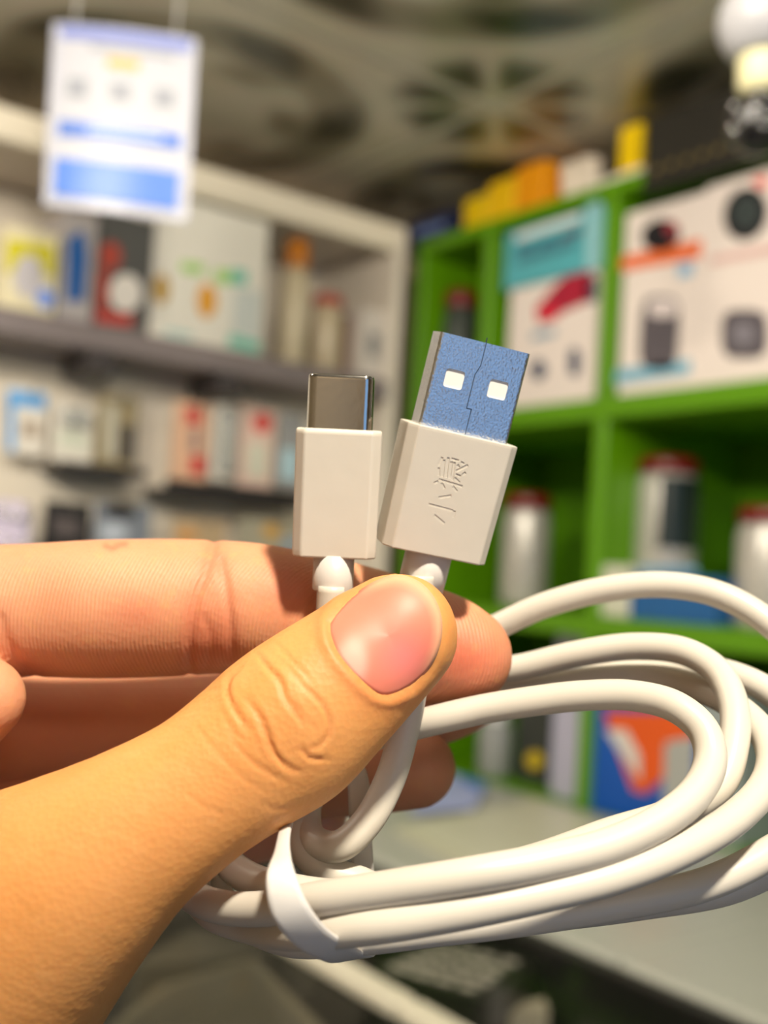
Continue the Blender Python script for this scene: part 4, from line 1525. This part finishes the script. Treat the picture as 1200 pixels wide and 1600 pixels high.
# cord
CORD = [(*((655, 900, 138.6)),), (652, 960, 138.4), (650, 1030, 138.2), (641, 1095, 137.6), (629, 1150, 136.5), (609, 1218, 135), (573, 1285, 133), (530, 1322, 132),
        (492, 1315, 134), (478, 1275, 139), (500, 1205, 145), (560, 1160, 147), (620, 1141, 143.5),
        (680, 1125, 141), (750, 1109, 140), (830, 1096, 138.5), (910, 1087, 136.5), (990, 1087, 134), (1055, 1104, 131), (1098, 1140, 128.5), (1110, 1185, 126),
        (1090, 1235, 122.5), (1035, 1282, 119), (950, 1322, 116), (850, 1347, 114), (740, 1367, 113), (610, 1388, 114), (500, 1405, 116.5),
        (410, 1420, 121), (340, 1416, 126), (292, 1392, 132), (276, 1345, 138), (300, 1280, 145), (370, 1195, 153), (480, 1110, 160), (600, 1062, 163),
        (700, 1055, 162), (805, 1044, 159), (900, 1022, 156), (990, 1010, 153), (1070, 1018, 149), (1122, 1050, 145), (1147, 1105, 140), (1146, 1165, 136),
        (1124, 1226, 132.5), (1056, 1270, 130), (950, 1304, 128.5), (850, 1340, 127), (740, 1370, 125), (630, 1391, 123.5), (520, 1400, 123.5),
        (440, 1388, 126), (385, 1370, 130), (352, 1335, 136), (356, 1280, 143), (410, 1195, 152), (520, 1120, 161), (660, 1096, 164.5),
        (800, 1082, 162), (930, 1062, 158), (1040, 1062, 153.5), (1125, 1090, 147), (1184, 1135, 140), (1206, 1180, 134.5), (1196, 1226, 130),
        (1142, 1283, 123.5), (1050, 1335, 118.5), (950, 1372, 115.5), (840, 1399, 113.8), (700, 1428, 113), (570, 1449, 114),
        (470, 1458, 118.5), (390, 1448, 127), (330, 1426, 132.5), (306, 1385, 139), (326, 1300, 148), (410, 1190, 158), (550, 1115, 166), (700, 1088, 167.5),
        (850, 1074, 164), (990, 1048, 160), (1095, 1044, 156), (1180, 1068, 151), (1246, 1120, 146), (1276, 1200, 139), (1256, 1290, 133),
        (1190, 1340, 129.5), (1100, 1382, 127), (950, 1414, 125), (800, 1438, 123.5), (680, 1452, 123), (560, 1466, 123.5),
        (460, 1470, 127), (385, 1442, 134), (340, 1395, 141), (350, 1300, 151), (450, 1170, 161), (570, 1050, 166.5), (680, 1016, 166.5),
        (765, 984, 164), (850, 946, 161.5), (950, 920, 159), (1040, 914, 156.5), (1120, 928, 153.5), (1190, 965, 150.5), (1258, 1030, 147),
        (1300, 1130, 143), (1304, 1240, 139), (1250, 1325, 135.5), (1150, 1384, 133), (1000, 1412, 131.5), (850, 1430, 131), (720, 1438, 131), (640, 1426, 132),
        (570, 1382, 133), (510, 1360, 133), (474, 1325, 134.5), (466, 1270, 138), (488, 1190, 140.5), (506, 1090, 139.6), (515, 1000, 138.6), (519, 915, 138.2)]
cpts = catmull(np.array([c3(*p) for p in CORD]), 9)
link('cord', tube_mesh('cord', to_world(cpts), .00192, 22), m_cord, cable, True)

# flat stretchy band round the coil
BAND = [  # px, py, depth, half width px, width direction
    (446, 1296, 121, 10, (.5, .1, -.8)), (441, 1330, 115.5, 13, (.8, .1, -.5)), (439, 1372, 110.5, 24, (.97, .1, 0)), (452, 1420, 109.5, 30, (.93, .3, 0)),
    (482, 1460, 111, 29, (.88, .42, 0)), (524, 1487, 116, 26, (.9, .4, .1)), (553, 1494, 126, 24, (.98, .1, .1)), (570, 1476, 136, 20, (1, 0, 0)), (570, 1410, 138.5, 18, (1, 0, 0)),
    (566, 1340, 138.5, 17, (1, 0, 0)), (562, 1270, 139.5, 17, (1, 0, 0)), (556, 1210, 141, 17, (1, 0, 0)), (530, 1175, 142, 15, (.8, .4, 0)),
    (490, 1195, 139.5, 14, (.7, .5, -.3)), (462, 1245, 133, 12, (.6, .3, -.6))]
bp = np.array([np.concatenate([c3(b_[0], b_[1], b_[2]), [b_[3] * b_[2] / FPX], np.array(b_[4]) / np.linalg.norm(b_[4])]) for b_ in BAND])
bp = catmull(bp, 10, True)
NB = len(bp)
cen, hw, wd = bp[:, :3], bp[:, 3:4], bp[:, 4:7]
tan_ = np.roll(cen, -1, 0) - np.roll(cen, 1, 0)
tan_ /= np.linalg.norm(tan_, axis=1)[:, None]
wd -= tan_ * np.sum(wd * tan_, 1)[:, None]
wd /= np.linalg.norm(wd, axis=1)[:, None]
nn = np.cross(tan_, wd)
Vb, Fb = [], []
M_ = 12
for i in range(NB):
    for k in range(M_):
        a = 2 * math.pi * k / M_
        cx = math.copysign(abs(math.cos(a)) ** .6, math.cos(a))
        cy = math.copysign(abs(math.sin(a)) ** .6, math.sin(a))
        Vb.append(cen[i] + wd[i] * hw[i] * cx + nn[i] * .38 * cy)
for i in range(NB):
    for k in range(M_):
        i2, k2 = (i + 1) % NB, (k + 1) % M_
        Fb.append((i * M_ + k, i * M_ + k2, i2 * M_ + k2, i2 * M_ + k))
bb = link('cable_band', pm('cable_band', to_world(np.array(Vb)), Fb), mat('band_white', (214, 210, 206), .34, sss=.2, var=.01), None, True)
tag(bb, 'flat white stretchy band wrapped around the coiled cable', 'band')
